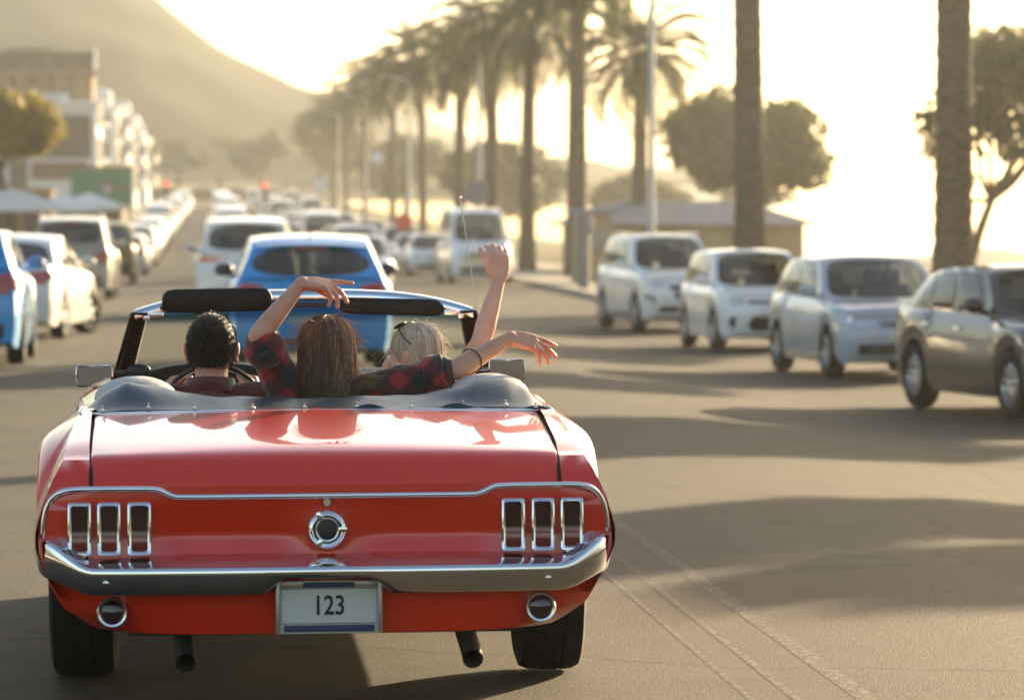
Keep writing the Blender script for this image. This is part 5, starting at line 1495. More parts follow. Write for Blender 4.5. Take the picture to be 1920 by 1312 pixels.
to_l2(strands('hair_locks', long_hair(P, 1.0, .215, wav=.005, fly=.03, maxfront=.35), 3600, MATS['blonde_hair'], hb2, seed=15)).parent = hb2
to_l2(strands('loose_hair', flyaway(P, .06), 160, MATS['blonde_hair'], hb2, seed=23)).parent = hb2
eyes(P, M, bb)
# sunglasses pushed up on her head
sg = thing('sunglasses', 'dark sunglasses pushed up on the blonde woman\'s head', 'sunglasses', P(0, .06, .10)); sg_o = sg.location.copy()
def to_sg(o): o.matrix_parent_inverse = Matrix.Translation(-sg_o); return o
for s in (-1, 1):
    q = MB(); M2 = M @ Matrix.Rotation(R(62), 3, 'X'); q.ellipsoid(P(s * .036, .030, .116), (.033, .006, .024), M2, 16, 8); to_sg(q.build('lens', MATS['black_plastic'], sg, True, None))
    q = MB(); q.tube(catmull([P(s * .066, .028, .110), P(s * .086, -.005, .070), P(s * .085, -.03, .045)], 4), .003, 6); to_sg(q.build('temple_arm', MATS['black_plastic'], sg, True, None))
q = MB(); q.tube([P(-.010, .040, .122), P(0, .042, .125), P(.010, .040, .122)], .003, 6); to_sg(q.build('bridge', MATS['black_plastic'], sg, True, None))
# ------------------------------------------------------------------ palms, trees, lamps, buildings, mountain, haze
noise_mat('palm_bark', (.085, .065, .045), (.16, .125, .085), 6, .95, .8, 22, stretch=(1, 1, 2.2))
noise_mat('tree_bark', (.06, .045, .03), (.11, .085, .06), 8, .95, .7, 30, stretch=(1, 1, .4))
def leaf_mat(name, c1, c2, trl=.35):
    m, nt, b = new_mat(name); N, L = nt.nodes, nt.links
    oi = N.new('ShaderNodeTexCoord'); n = N.new('ShaderNodeTexNoise'); n.inputs['Scale'].default_value = 1.6; L.new(oi.outputs['Object'], n.inputs['Vector'])
    rp = N.new('ShaderNodeValToRGB'); rp.color_ramp.elements[0].position = .35; rp.color_ramp.elements[1].position = .65
    rp.color_ramp.elements[0].color = (*c1, 1); rp.color_ramp.elements[1].color = (*c2, 1); L.new(n.outputs['Fac'], rp.inputs[0])
    L.new(rp.outputs[0], b.inputs['Base Color']); setp(b, rough=.55, spec=.35)
    t = N.new('ShaderNodeBsdfTranslucent'); L.new(rp.outputs[0], t.inputs[0]); mx = N.new('ShaderNodeMixShader'); mx.inputs[0].default_value = trl
    L.new(b.outputs[0], mx.inputs[1]); L.new(t.outputs[0], mx.inputs[2]); L.new(mx.outputs[0], N['Material Output'].inputs[0])
leaf_mat('palm_leaf', (.045, .055, .018), (.085, .090, .030)); leaf_mat('pine_leaf', (.040, .050, .018), (.085, .090, .032), .45); leaf_mat('yellow_leaf', (.20, .15, .012), (.34, .26, .02), .45); leaf_mat('dead_leaf', (.10, .07, .035), (.16, .11, .055), .2)
def frond_mesh(seed, length=3.6, droop=1.0):
    rg = random.Random(seed); m = MB(); n = 26; path = []
    x, z, a = 0.0, 0.0, R(62)
    for k in range(n + 1):
        path.append(Vector((x, 0, z))); st = length / n; x += st * math.cos(a); z += st * math.sin(a); a -= R(4.3 * droop + 2.0 * k / n)
    m.tube(path, [.035 * (1 - k / (n + 2)) + .004 for k in range(n + 1)], 4, False)
    for k in range(4, n):
        for j in (0, .5):
            p = path[k].lerp(path[k + 1], j); t = (path[k + 1] - path[k]).normalized(); f = (k + j) / n
            l = .62 * math.sin(math.pi * min(1, .16 + f * .86)) ** .6
            for s in (-1, 1):
                up = Vector((0, 1, 0)).cross(t) * -1
                d = (Vector((0, s, 0)) * .72 + t * .60 + up * (.30 * rg.uniform(.3, 1.2))).normalized()
                w_ = t * .026
                e = p + d * l * rg.uniform(.85, 1.1) + Vector((0, 0, -.16 * l * l * 2))
                mid = p + d * l * .5
                o = len(m.v); m.v.extend([tuple(p - w_ * .6), tuple(p + w_ * .6), tuple(mid + w_), tuple(e), tuple(mid - w_)]); m.f.append((o, o + 1, o + 2, o + 3, o + 4))
    me = bpy.data.meshes.new('frond'); me.from_pydata(m.v, [], m.f); me.materials.append(MATS['palm_leaf']); return me
FROND = [frond_mesh(s, 3.7 + .3 * s, .85 + .15 * s) for s in range(3)]
DEADF = frond_mesh(9, 2.4, 1.5); DEADF.materials.clear(); DEADF.materials.append(MATS['dead_leaf'])
def palm(X, Y, hub, r0, label, lean=0.0, nf=44, k=1.0, seed=0):
    rg = random.Random(seed * 7 + 3); g0 = gz(X, Y); h = hub - g0
    o = thing('palm_tree', label, 'palm tree', (X, Y, g0), rg.uniform(0, 6.28), 'palms along the sea side pavement')
    t = MB(); rings = []; n = 30
    for i in range(n * 3 + 1):
        f = i / (n * 3); z = -.1 + (h + .1) * f
        r = r0 * (1.22 - .30 * min(1, f * 6) - .20 * f + (.16 * smooth01((f - .90) / .10)))
        r *= 1 + .045 * math.sin(i * 2.1 + .6) + .02 * rg.uniform(-1, 1)
        rings.append([(lean * f * f + r * math.cos(a), r * math.sin(a), z) for a in np.linspace(0, 2 * math.pi, 15)[:-1]])
    t.grid(rings, close_v=True); t.build('trunk', MATS['palm_bark'], o, True, None)
    for i in range(nf):
        a = i * 2.39996 + rg.uniform(-.2, .2); f = i / nf
        fo = link('frond', FROND[i % 3], None, o); fo.location = (lean + .12 * math.cos(a), .12 * math.sin(a), h + .15 - .35 * f)
        el = R(28) - R(112) * f + R(rg.uniform(-9, 9))
        fo.rotation_euler = (R(rg.uniform(-25, 25)), -el, a); s = k * rg.uniform(.85, 1.1) * (.82 if f > .75 else 1); fo.scale = (s, s, s)
    for i in range(10):
        a = rg.uniform(0, 6.28); fo = link('dead_frond', DEADF, None, o); fo.location = (lean + .14 * math.cos(a), .14 * math.sin(a), h - .25); fo.rotation_euler = (R(rg.uniform(-20, 20)), R(rg.uniform(88, 112)), a); fo.scale = (k * .8,) * 3
    return o
PALMS = [(12.0, 60, 10.6, .36, 'thick palm trunk rising beside the dark parked hatchback'), (11.55, 80, 12.2, .38, 'tall palm trunk standing in front of the round tree'), (15.1, 132, 7.7, .34, 'palm with open crown just behind the tall white lamp post'),
         (11.6, 119, 10.0, .37, 'palm rising right behind the small kiosk'), (11.6, 138, 9.2, .33, 'palm second beyond the small kiosk'), (11.6, 155, 9.6, .33, 'palm third beyond the small kiosk'),
         (11.6, 176, 9.4, .33, 'palm standing beyond the minibus'), (11.5, 205, 10.9, .26, 'palm in the hazy middle of the row'), (11.5, 240, 11.2, .26, 'palm in the hazy far half of the row'),
         (11.4, 280, 12.6, .26, 'tallest palm near the far end of the row'), (11.3, 318, 12.2, .26, 'last but two palm of the hazy row'), (11.2, 352, 12.0, .26, 'last but one palm of the hazy row'), (11.1, 390, 12.2, .26, 'last palm at the far end of the row'),
         (11.8, 40, 10.5, .29, 'palm out of view whose shadow crosses the road by the parked cars'), (11.8, 19, 10.0, .29, 'palm out of view whose shadow crosses the road beside the convertible')]
for i, (X, Y, hub, r0, lb) in enumerate(PALMS): palm(X, Y, hub, r0, lb, .25 * math.sin(i * 1.7), 46, 1.0 if Y < 200 else 1.05, i)
# broadleaf trees
def crown_mesh(name, blobs, n, size, mat, seed=1, gap=.0):
    """leaf faces spread through the volume of uneven clumps"""
    rg = np.random.default_rng(seed); vs = []; fs = []
    tot = sum(b[3] ** 2 for b in blobs)
    for (x, y, z, r, sz) in blobs:
        k = int(n * r ** 2 / tot)
        d = rg.normal(0, 1, (k, 3)); d /= np.linalg.norm(d, axis=1)[:, None]
        rad = r * (1 - .55 * rg.random(k) ** 2.2) * (1 + .12 * np.sin(d[:, 0] * 7 + x) * np.sin(d[:, 1] * 6 + y) * np.sin(d[:, 2] * 8))
        c = np.array((x, y, z)) + d * rad[:, None] * np.array((1, 1, sz))
        a = rg.normal(0, 1, (k, 3)); a /= np.linalg.norm(a, axis=1)[:, None]; b = np.cross(a, d); b /= np.linalg.norm(b, axis=1)[:, None] + 1e-9
        s = size * rg.uniform(.6, 1.4, k)[:, None]
        q = np.stack([c - a * s, c + b * s * .55, c + a * s, c - b * s * .55], 1).reshape(-1, 3)
        o = len(vs); vs.extend(map(tuple, q)); fs.extend([(o + 4 * i, o + 4 * i + 1, o + 4 * i + 2, o + 4 * i + 3) for i in range(k)])
    me = bpy.data.meshes.new(name); me.from_pydata(vs, [], fs); me.materials.append(MATS[mat]); return me
def blobs_round(R_, h, n, seed, flat=.7):
    rg = np.random.default_rng(seed); out = []
    for i in range(n):
        a = rg.uniform(0, 6.28); rr = R_ * math.sqrt(rg.random()) * .72; z = h + (1 - (rr / R_) ** 2) * R_ * flat * rg.uniform(-.55, .75); out.append((rr * math.cos(a), rr * math.sin(a), z, R_ * rg.uniform(.26, .42), .8))
    return out
def tree(X, Y, trunk_pts, tr, blobs, n, size, mat, label, name='broadleaf_tree', group=None, seed=1):
    g0 = gz(X, Y); o = thing(name, label, 'tree', (X, Y, g0), 0, group)
    t = MB(); k = len(trunk_pts); t.tube(catmull(trunk_pts, 5), list(np.linspace(tr, tr * .45, (k - 1) * 5 + 1)), 10)
    top = Vector(trunk_pts[-1]); fork = Vector(trunk_pts[-2]) if k > 2 else top
    for b in blobs[::max(1, len(blobs) // 7)]:
        e = Vector(b[:3]); mid = fork.lerp(e, .5) + Vector((0, 0, -.1)); t.tube(catmull([fork.lerp(top, .6), mid, e], 4), list(np.linspace(tr * .4, tr * .08, 9)), 6, False)
    t.build('trunk', MATS['tree_bark'], o, True, None)
    link('crown', crown_mesh('crown', blobs, n, size, mat, seed), None, o); return o
SG = 'trees on the sea side lawn'
tree(21.2, 148, [(0, 0, -.2), (.1, 0, 1.6), (0, 0, 3.2), (.2, 0, 4.6)], .26, blobs_round(3.5, 6.2, 34, 4, .80), 17000, .16, 'pine_leaf', 'large round crowned tree behind the tall palm trunk', group=SG, seed=4)
bl_ = [(x + 1.3, y, z, r, s) for x, y, z, r, s in blobs_round(2.6, 6.0, 24, 9, .85)] + [(-.75, 0, 4.6, .55, .8), (-.9, .3, 5.3, .5, .8), (-.3, 0, 3.9, .5, .7)]
tree(18.4, 90, [(-.35, 0, -.3), (-.15, 0, 1.2), (.25, 0, 2.6), (.75, 0, 3.9)], .20, bl_, 8000, .13, 'pine_leaf', 'crooked pine with ragged crown beyond the thick palm trunk', 'pine_tree', SG, 8)
for i, (X, Y, rr, hh, lb) in enumerate([(25, 300, 5.6, 7.2, 'broad hazy tree behind the palm row'), (19, 260, 4.2, 6.2, 'lower hazy tree behind the palm row'), (17.5, 340, 5.0, 6.5, 'hazy tree beyond the far palms'), (31, 270, 4.0, 4.8, 'small hazy tree between the palm row and the round tree'), (14, 430, 6.0, 9.0, 'faded tree at the far end of the sea side'), (6.5, 520, 5.0, 8.0, 'faded round tree closing the end of the road'), (1, 560, 6.0, 8.5, 'broad faded tree closing the end of the road'), (-5, 540, 4.5, 8.0, 'slim faded tree closing the end of the road'), (-11, 500, 4.0, 7.0, 'faded bushy tree beside the far shops'), (12, 610, 8.0, 12.0, 'tall faded tree above the end of the road'), (20, 590, 8.0, 11.0, 'wide faded tree behind the end of the palm row')]):
    tree(X, Y, [(0, 0, -.3), (0, 0, hh * .4), (.2, 0, hh * .75)], .3, blobs_round(rr, hh * .78, 14, 20 + i, .6), 5000, .30, 'pine_leaf', lb, group='hazy trees in the distance', seed=30 + i)
# trees beyond the right edge whose shade falls across the road
for i, (X, Y, rr) in enumerate([(15.8, 35.2, 2.6), (15.8, 44.8, 2.9), (15.8, 54.5, 2.4), (16.8, 66, 1.8), (15.4, 22.5, 2.5), (15.4, 16, 2.5), (15.4, 9.5, 2.5)]):  # last three are added out of view to darken the road mirrored in the bumper
    tree(X, Y, [(0, 0, -.2), (.1, 0, 1.6), (0, 0, 3.6), (.1, 0, 4.9)], .22, [(a, b, c, d * .8, .7) for a, b, c, d, e in blobs_round(rr, 5.6, 20, 50 + i, .26)], 4500, .16, 'pine_leaf', ['round pavement tree shading the road by the line marking', 'round pavement tree shading the road before the dark hatchback', 'round pavement tree shading the road by the silver hatchback', 'round pavement tree shading the kerb before the small white hatchback', 'added unseen tree shading the road just behind the convertible', 'added unseen tree shading the road farther behind the convertible', 'added unseen tree shading the road farthest back'][i], group='trees shading the road', seed=60 + i)
tree(-7.9, 150, [(0, 0, -.2), (-.1, 0, 1.8), (-.4, 0, 3.4), (-.8, 0, 4.6)], .17, [(x * 1.1 - .5, y, z, r, s) for x, y, z, r, s in blobs_round(2.4, 5.5, 22, 77, .65)], 9000, .15, 'yellow_leaf', 'yellow green street tree in front of the white building', seed=71)

# lamp posts
plain('post_white', (.62, .60, .56), .5); noise_mat('grey_steel', (.20, .20, .20), (.28, .28, .27), 6, .5)
def lamp_post(X, Y, h, label):
    g0 = gz(X, Y); o = thing('street_lamp', label, 'street lamp', (X, Y, g0), 0, 'white lamp posts along the palms')
    q = MB(); q.tube([(0, 0, -.1), (0, 0, .8), (0, 0, .81), (0, 0, h)], [.12, .11, .085, .055], 12); q.build('post', MATS['post_white'], o)
    q = MB(); q.tube(catmull([(0, 0, h - .1), (-.3, 0, h + .15), (-1.0, 0, h + .3)], 4), .035, 8); q.build('arm', MATS['post_white'], o)
    q = MB(); q.box((-1.25, 0, h + .30), (.6, .22, .10), None, .04); q.build('lamp_head', MATS['grey_steel'], o)
for X, Y, h, lb in ((9.95, 84.5, 11, 'tall white lamp post in front of the open crowned palm'), (9.9, 139, 9.6, 'white lamp post between the kiosk palms and the minibus'), (9.9, 189, 8.6, 'white lamp post beyond the minibus'), (9.9, 242, 8.8, 'white lamp post among the hazy palms'), (9.9, 295, 8.6, 'white lamp post near the far end of the palms')):
    lamp_post(X, Y, h, lb)
# kiosk, hut, bin-like post on the sea side
noise_mat('tan_wall', (.36, .27, .16), (.44, .34, .21), 2, .85); noise_mat('grey_roof', (.20, .20, .21), (.27, .27, .28), 3, .7); plain('dark_opening', (.03, .028, .025), .7)
g0 = gz(11.0, 106); o = thing('kiosk', 'small tan kiosk with flat blue grey roof in front of a palm', 'kiosk', (10.75, 106, g0 + .10))
q = MB(); q.box((0, 0, 1.0), (1.0, 1.4, 2.0), None, .01); q.build('wall', MATS['tan_wall'], o)
plain('blue_grey', (.22, .26, .33), .6); q = MB(); q.box((0, 0, 2.06), (1.35, 1.8, .12), None, .01); q.build('roof', MATS['blue_grey'], o)
q = MB(); q.box((0, -.712, 1.25), (.7, .03, .55)); q.build('hatch', MATS['kerb'], o); q = MB(); q.box((0, -.80, .95), (.9, .2, .04)); q.build('counter', MATS['blue_grey'], o)
o = thing('beach_hut', 'low tan building with grey hipped roof behind the parked cars', 'building', (16.6, 132, gz(17.5, 132) - .6))
q = MB(); q.box((0, 0, 1.55), (8.0, 5, 3.2)); q.build('wall', MATS['tan_wall'], o)
q = MB(); e = [(-4.6, -3.1, 3.1), (4.6, -3.1, 3.1), (4.6, 3.1, 3.1), (-4.6, 3.1, 3.1)]; r_ = [(-2.2, 0, 3.95), (2.2, 0, 3.95)]
q.add(e + r_, [(0, 1, 5, 4), (1, 2, 5), (2, 3, 4, 5), (3, 0, 4), (3, 2, 1, 0)]); q.build('roof', MATS['grey_roof'], o, False)
for k in range(3): q = MB(); q.box((-2.6 + k * 2.4, -2.51, 2.0), (1.0, .06, .9)); q.build('window', MATS['dark_opening'], o)
# fence and low dune at the right edge
noise_mat('dune', (.16, .15, .10), (.24, .22, .15), .3, .95)
d = MB(); rows = []
for y in np.linspace(170, 330, 14):
    rows.append([(x, y, -4.3 + 4.6 * math.exp(-((x - 52) / 15) ** 2) * math.exp(-((y - 250) / 60) ** 2) * (1 + .12 * math.sin(x * .6) * math.sin(y * .2)) + .9 * math.exp(-((x - 70) / 9) ** 2)) for x in np.linspace(26, 90, 30)])
d.grid(rows); struct(d.build('dune_terrain', MATS['dune'], None, True, None))
o = thing('fence', 'low post and rail fence beyond the crooked pine', 'fence', (17, 100, gz(19, 100)))
for k in range(8): q = MB(); q.tube([(k * 1.1, 0, -.4), (k * 1.1, 0, 1.15)], .05, 6); q.build('post', MATS['tree_bark'], o)
for z in (.55, 1.0): q = MB(); q.tube([(-.1, 0, z), (7.8, 0, z)], .035, 6); q.build('rail', MATS['tree_bark'], o)
# signs and traffic lights, tiny in the photo
plain('red_light', (.6, .03, .02), .3, emit=(1, .10, .05), emits=1.0); plain('sign_white', (.75, .75, .78), .4); plain('sign_red', (.55, .05, .03), .4)
def signal(px, py, Y, label):
    p = at_y(px, py, Y); g0 = gz(p.x, Y); o = thing('traffic_light', label, 'traffic light', (p.x, Y, g0), 0, 'traffic lights at the far crossing')
    q = MB(); q.tube([(0, 0, -.1), (0, 0, p.z - g0 + .4)], .06, 8); q.build('pole', MATS['grey_steel'], o)
    q = MB(); q.box((0, -.12, p.z - g0 - .35), (.36, .22, 1.05), None, .04); b = q.build('signal_box', MATS['black_plastic'], o)
    for k, mt in enumerate(('red_light', 'dark_trim', 'dark_trim')): q = MB(); q.lathe([(.14, 0), (.13, -.03), (.0001, -.05)], 16, 'y', (0, -.23, p.z - g0 - .32 * k)); q.build('light', MATS[mt], b)
signal(497, 347, 250, 'traffic light showing red above the queue'); signal(312, 345, 240, 'traffic light showing red beside the shops')
def disc_sign(px, py, Y, r, mt, label, name='road_sign'):
    p = at_y(px, py, Y); g0 = gz(p.x, Y); o = thing(name, label, 'sign', (p.x, Y, g0))
    q = MB(); q.tube([(0, 0, -.1), (0, 0, p.z - g0 + r)], .035, 8); q.build('pole', MATS['grey_steel'], o)
    q = MB(); q.lathe([(r, 0), (r, -.03), (.0001, -.03)], 20, 'y', (0, -.05, p.z - g0)); q.build('sign_face', MATS[mt], o, True, 30)
disc_sign(601, 347, 215, .35, 'sign_white', 'small round white road sign among the far palms'); disc_sign(707, 296, 200, .32, 'sign_white', 'round pale road sign on a tall pole beyond the minibus'); disc_sign(757, 416, 150, .34, 'sign_red', 'round dull red road sign beside the far parked cars')
p = at_y(894, 360, 140); disc_sign(894, 362, 128, .45, 'grey_steel', 'dark grey round sign above the minibus')
o = thing('parking_post', 'slim grey post on the pavement edge behind the white sport utility car', 'post', (9.75, 98, gz(9.75, 98) + .1)); q = MB(); q.tube([(0, 0, -.1), (0, 0, 1.5)], .16, 12); q.box((0, 0, 1.7), (.42, .3, .5), None, .05); q.build('post', MATS['grey_steel'], o)

# ---- buildings on the left
noise_mat('white_wall', (.74, .73, .70), (.82, .80, .76), .8, .85); noise_mat('timber', (.22, .14, .065), (.42, .28, .15), 3, .8, stretch=(4, 1, .3)); noise_mat('brown_board', (.10, .05, .03), (.14, .075, .045), 3, .8)
plain('grey_screen', (.040, .030, .016), .8); glass_mat('window_glass', (.25, .28, .28), .05, 1.6); plain('green_sheet', (.02, .20, .09), .7); plain('brown_print', (.22, .10, .05), .7); plain('grey_print', (.45, .44, .44), .7)
def BX(px0, px1, Y): return (at_y(px0, 400, Y).x, at_y(px1, 400, Y).x)
def BZ(py, Y): return at_y(400, py, Y).z
Yb = 300; x0, x1 = BX(-160, 182, Yb); g0 = gz(x1, Yb); zt = BZ(192, Yb)
o = thing('apartment_building', 'white building with big grey screen and timber pavilion on its roof', 'building', (x1, Yb, g0)); b0 = o
def loc(px, py, Y=Yb): p = at_y(px, py, Y); return (p.x - x1, p.z - g0)
def panel(parent, name, px0, px1, py0, py1, mat, dy, th=.3, Y=Yb):
    a = loc(px0, py1, Y); b = loc(px1, py0, Y); q = MB(); q.box(((a[0] + b[0]) / 2, dy, (a[1] + b[1]) / 2), (b[0] - a[0], th, b[1] - a[1]), None, .02); return q.build(name, MATS[mat], parent)
zz = loc(182, 192)[1]
q = MB(); q.box(((x0 - x1) / 2, 8, zz / 2), (x1 - x0, 16, zz)); q.build('wall', MATS['white_wall'], o)
panel(o, 'screen', 60, 170, 216, 298, 'grey_screen', -.08, .2); panel(o, 'cornice', -160, 186, 190, 199, 'white_wall', -.25, .7)
sgn_ = panel(o, 'roof_sign', 42, 130, 176, 192, 'white_wall', -.35, .2)
for k in range(4): panel(sgn_, 'sign_letter', 62 + k * 13, 70 + k * 13, 180, 188, 'grey_print', -.47, .05)
panel(o, 'fascia_board', 60, 160, 304, 335, 'brown_board', -.3, .5); panel(o, 'ledge', 60, 172, 298, 303, 'white_wall', -.2, .5)
for k in range(5): panel(o, 'shop_window', -150 + k * 42, -118 + k * 42, 300, 360, 'dark_opening', -.05, .14)
for k in range(4):
    q = MB(); zw = loc(0, 225 + k * 0)[1]
    for zi in range(3): pass
for zi in range(3):
    for k in range(4):
        q = MB(); q.box((.02, 2 + k * 3.8, 3.2 + zi * 3.0), (.16, 1.7, 1.8)); wo = q.build('window', MATS['dark_opening'], o)
        q = MB(); q.box((.30, 2 + k * 3.8, 2.2 + zi * 3.0), (.7, 2.4, .14)); q.build('balcony', MATS['white_wall'], o)
# timber roof pavilion of upright boards
pv = thing('roof_pavilion', 'brown timber pavilion with shingle roof on top of the white building', 'pavilion', (x1, Yb + 2, g0 + zz))
def locp(px, py): p = at_y(px, py, Yb + 2); return (p.x - x1, p.z - g0 - zz)
aL = locp(-160, 192)[0]; aR = locp(172, 192)[0]; hT = locp(0, 142)[1]; nb = 46
for k in range(nb):
    xx = aL + (aR - aL) * (k + .5) / nb; q = MB(); q.box((xx, (.03 if k % 2 else 0), hT / 2), ((aR - aL) / nb * .94, .10, hT * (1 - .03 * (k % 3 == 0)))); q.build('board', MATS['timber' if k % 5 else 'brown_board'], pv)
for k in range(10):
    q = MB(); q.box((aR, .5 + k * .6, hT / 2), (.10, .56, hT)); q.build('board', MATS['timber'], pv)
zr0, zr1 = locp(0, 137)[1], locp(0, 108)[1]; aR2 = locp(190, 120)[0]
for k in range(9): 
    xx = aL + (aR - aL) * k / 8; q = MB(); q.box((xx, .1, (hT + zr0) / 2 + .3), (.14, .14, zr0 - hT + 1.4)); q.build('post', MATS['timber'], pv)
q = MB(); q.add([(aL, -.8, zr0), (aR2 - .6, -.8, zr0), (aR2 - .6, 3.0, zr1 + .6), (aL, 3.0, zr1 + .6), (aR2 - .6, 6.8, zr0), (aL, 6.8, zr0)], [(0, 1, 2, 3), (3, 2, 4, 5), (0, 3, 5), (1, 4, 2), (0, 5, 4, 1)]); q.build('roof', MATS['brown_board'], pv, False)
q = MB(); q.box(((aL + aR2) / 2, -.85, zr0 + .02), (aR2 - aL, .12, .35)); q.build('fascia', MATS['timber'], pv)
for s in (-1, 1): q = MB(); m_ = (Vector((aR2 - .55, -.9 if s < 0 else 6.9, zr0)) + Vector((aR2 - .55, 3, zr1 + .75))) / 2; d_ = Vector((aR2 - .55, 3, zr1 + .75)) - Vector((aR2 - .55, -.9 if s < 0 else 6.9, zr0)); q.box(m_, (.12, d_.length, .30), Matrix.Rotation(math.atan2(d_.z, d_.y), 3, 'X')); q.build('barge_board', MATS['white_wall'], pv)
q = MB(); a = locp(10, 90); b = locp(92, 106); q.box(((a[0] + b[0]) / 2, 3, (a[1] + b[1]) / 2 + .3), (b[0] - a[0], .1, .25)); q.build('roof_rail', MATS['timber'], pv)
for px in (12, 50, 90): q = MB(); a = locp(px, 90); b = locp(px, 112); q.tube([(a[0], 3, b[1] - .3), (a[0], 3, a[1] + .3)], .06, 6); q.build('rail_post', MATS['timber'], pv)
# further white blocks with balconies down the street
def block(Y, xr_px, wid, top_py, label, floors, seed, depth=20):
    p = at_y(xr_px, top_py, Y); g0 = gz(p.x, Y); h = p.z - g0; o = thing('apartment_building', label, 'building', (p.x, Y, g0), 0, 'white blocks along the shop side'); rg = random.Random(seed)
    q = MB(); q.box((-wid / 2, depth / 2, h / 2), (wid, depth, h)); q.build('wall', MATS['white_wall'], o)
    q = MB(); q.box((-wid / 2, depth / 2, h + .15), (wid + .8, depth + .8, .3)); q.build('roof', MATS['white_wall'], o)
    fh = h / floors
    for f in range(1, floors):
        for k in range(3):
            q = MB(); q.box((-wid * (.2 + .3 * k), -.02, fh * (f + .5)), (wid * .2, .12, fh * .55)); q.build('window', MATS['dark_opening'], o)
        q = MB(); q.box((-wid * .5, -.55, fh * f + .1), (wid * .9, 1.1, .16)); q.build('balcony', MATS['white_wall'], o)
        for k in range(4):
            q = MB(); q.box((.03, 1.8 + k * depth / 4.4, fh * (f + .5)), (.12, 2.2, fh * .6)); q.build('window', MATS['dark_opening'], o)
            q = MB(); q.box((.55, 1.8 + k * depth / 4.4, fh * f + .1), (1.1, 3.0, .16)); ba = q.build('balcony', MATS['white_wall'], o)
            q = MB(); q.box((1.06, 1.8 + k * depth / 4.4, fh * f + .6), (.08, 3.0, .85)); q.build('parapet', MATS['white_wall'], ba)
    q = MB(); q.lathe([(1.0, 0), (1.0, 1.1), (.8, 1.45), (.001, 1.6)], 18, 'z', (-1.3, 1.2, h + .3)); q.build('roof_tank', MATS['white_wall'], o)
block(345, 216, 6, 205, 'white block with balconies next to the screen building', 4, 1); block(400, 250, 6, 222, 'white block with dark windows two along from the screen building', 4, 2); block(465, 276, 6, 262, 'last low white block before the mountain', 3, 3)
# shop front terrace, umbrellas, green banner
def umbrella(px, py, Y, w, label):
    p = at_y(px, py, Y); g0 = gz(p.x, Y) + .12; h = p.z - g0; o = thing('market_umbrella', label, 'umbrella', (p.x, Y, g0), R(18), 'white umbrellas outside the shops')
    q = MB(); q.tube([(0, 0, 0), (0, 0, h + .1)], .04, 8); q.build('pole', MATS['timber'], o)
    q = MB(); hw = w / 2; c = [(-hw, -hw), (hw, -hw), (hw, hw), (-hw, hw)]
    for k in range(4):
        a, b = c[k], c[(k + 1) % 4]
        q.grid([[(a[0] * f + (b[0] * f - a[0] * f) * t, a[1] * f + (b[1] * f - a[1] * f) * t, h - f ** 1.15 * w * .22 + .05 * f * 4 * t * (1 - t) * -1) for t in np.linspace(0, 1, 7)] for f in np.linspace(.02, 1, 6)])
    q.build('canopy', MATS['white_cloth'], o, True, 30)
    for k in range(4):
        a, b = c[k], c[(k + 1) % 4]
        q = MB(); q.grid([[(a[0] + (b[0] - a[0]) * t, a[1] + (b[1] - a[1]) * t, h - w * .22 - z) for t in (0, .5, 1)] for z in (0, .22)]); q.build('valance', MATS['white_cloth'], o)
umbrella(22, 352, 150, 3.3, 'white market umbrella nearest the yellow green tree'); umbrella(166, 362, 200, 2.9, 'white market umbrella under the green banner'); umbrella(120, 366, 178, 2.6, 'white market umbrella between the tree and the green banner')
Yg = 232; a = at_y(133, 385, Yg); b = at_y(247, 318, Yg); gg = gz(a.x, Yg)
o = thing('shop_banner', 'green banner sign with brown emblem over the pavement shops', 'sign', (a.x, Yg, gg)); wx, wz = b.x - a.x, b.z - a.z; zb_ = a.z - gg
q = MB(); q.box((wx / 2, 0, zb_ + wz / 2), (wx, .10, wz)); q.build('board', MATS['green_sheet'], o)
for xx in (.15, wx - .15): q = MB(); q.tube([(xx, .12, -.1), (xx, .12, zb_ + wz)], .07, 8); q.build('post', MATS['timber'], o)
q = MB(); cx, cz = wx * .60, zb_ + wz * .45; q.add([(cx - .55, -.06, cz), (cx, -.06, cz - .5), (cx + .55, -.06, cz), (cx, -.06, cz + .72)], [(0, 1, 2, 3)]); q.build('emblem', MATS['brown_print'], o)
q = MB(); q.lathe([(.28, -.07), (.001, -.071)], 18, 'y', (cx, 0, cz)); q.build('emblem_disc', MATS['grey_print'], o)
q = MB(); q.box((wx * .83, -.06, cz + .05), (wx * .30, .02, .28)); q.build('emblem_band', MATS['brown_print'], o)
q = MB(); q.box((wx * .5, 0, zb_ + wz + .12), (wx * 1.06, .2, .22)); q.build('top_board', MATS['brown_print'], o)
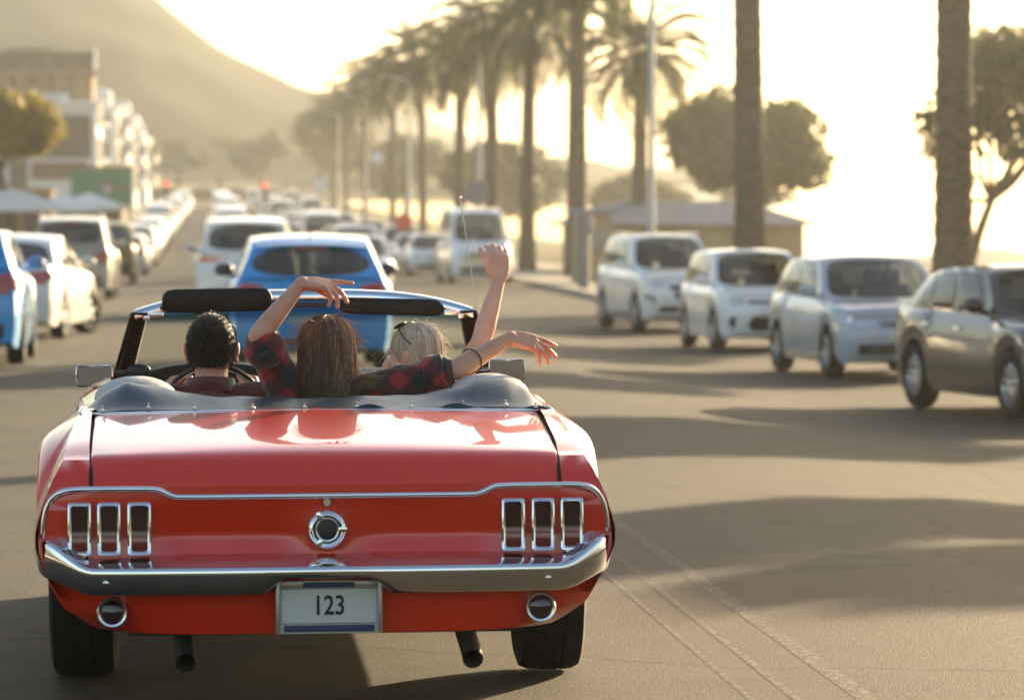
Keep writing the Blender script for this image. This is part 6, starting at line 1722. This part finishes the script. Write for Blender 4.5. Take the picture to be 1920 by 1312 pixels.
# terrace front: posts, beam and dark openings under the tree
for Ys, px0, px1, lb in ((205, -70, 95, 'brown timber shop front behind the umbrellas'), (262, 70, 230, 'tan shop front under the green banner')):
    a = at_y(px0, 440, Ys); b = at_y(px1, 440, Ys); g_ = gz(b.x, Ys); hgt = at_y(px0, 352 if Ys < 230 else 385, Ys).z - g_
    o = thing('terrace_shop', lb, 'shop', (b.x, Ys, g_)); w_ = b.x - a.x
    q = MB(); q.box((-w_ / 2, 3.2, hgt / 2), (w_, 6, hgt)); q.build('wall', MATS['brown_board' if Ys < 230 else 'tan_wall'], o)
    q = MB(); q.box((-w_ / 2, -.4, hgt - .2), (w_ + .4, 1.6, .3)); q.build('awning_beam', MATS['timber'], o)
    nn_ = int(w_ / 1.4)
    for k in range(nn_):
        xx = -w_ + (k + .5) * w_ / nn_
        q = MB(); q.box((xx, .18, hgt * .42), (w_ / nn_ * .7, .10, hgt * .62)); q.build('shop_window', MATS['dark_opening'], o)
        q = MB(); q.box((xx - w_ / nn_ / 2, -.9, hgt / 2 - .1), (.14, .14, hgt - .2)); q.build('post', MATS['white_paint'] if k % 2 else MATS['timber'], o)
# ---- mountain
def mount_mat():
    m = noise_mat('mountain_rock', (.026, .038, .027), (.044, .054, .038), .03, .95, .6, .10, detail=9, spec=.02); return m
mount_mat()
from mathutils import noise as mnoise
ridge = [(-900, 118), (-420, 120), (-220, 122), (-120, 120), (-70, 121), (-40, 113), (-26, 106), (-15, 96), (0, 84), (14, 76), (26, 69), (40, 63), (52, 57), (70, 46), (110, 36), (200, 28)]
g = MB(); rows = []
Ym = 720; KM = Ym / 1600
xs = np.concatenate([np.linspace(-900, -150, 30), np.linspace(-140, 200, 80)])
for y in np.linspace(-420, 300, 42):
    row = []
    for x in xs:
        rz = float(np.interp(x + .06 * y, [a for a, b in ridge], [b for a, b in ridge]))
        f = 1 - (abs(y) / 430) ** 1.25 if y < 0 else 1 - (y / 420) ** 1.4
        n_ = mnoise.fractal(Vector((x * .016, y * .012, 3.1)), 1.0, 2.0, 6)
        n2 = mnoise.fractal(Vector((x * .05, y * .02, 7.7)), .9, 2.1, 4)
        sl = 18 + (rz - 18) * max(0, f) + n_ * 4.5 * (min(1, abs(y) / 90)) + n2 * 1.0
        row.append((x * KM, Ym + y * KM, sl * KM))
    rows.append(row)
g.grid(rows); struct(g.build('mountain', MATS['mountain_rock'], None, True, None))
g = MB(); rows = []
for y in np.linspace(-200, 200, 12):
    rows.append([(x * KM, (2600 + y) * KM, KM * (22 + (float(np.interp(x, [-80, 55, 75, 95, 130, 170, 260, 420], [88, 94, 100, 101, 92, 74, 50, 28])) - 22) * max(0, 1 - (y / 210) ** 2) + 1.5 * mnoise.noise(Vector((x * .05, y * .05, 1))))) for x in np.linspace(-80, 420, 60)])
g.grid(rows); struct(g.build('mountain_far', MATS['mountain_rock'], None, True, None))
# ---- warm hazy air
HX = (-1300, 1500); HY = (-400, 1500); HZ = (-8, 78)
q = MB(); q.box(((HX[0] + HX[1]) / 2, (HY[0] + HY[1]) / 2, (HZ[0] + HZ[1]) / 2), (HX[1] - HX[0], HY[1] - HY[0], HZ[1] - HZ[0]))
hm = bpy.data.materials.new('haze_air'); hm.use_nodes = True; nt = hm.node_tree
for n in list(nt.nodes): nt.nodes.remove(n)
ho_ = nt.nodes.new('ShaderNodeOutputMaterial'); vp = nt.nodes.new('ShaderNodeVolumePrincipled')
vp.inputs['Color'].default_value = (.93, .94, .92, 1); vp.inputs['Density'].default_value = .00035; vp.inputs['Anisotropy'].default_value = .8
nt.links.new(vp.outputs[0], ho_.inputs['Volume'])
hz_o = q.build('haze', hm, None, False); hz_o['kind'] = 'stuff'; hz_o['label'] = 'warm hazy sea air over the whole road'; hz_o['category'] = 'haze'
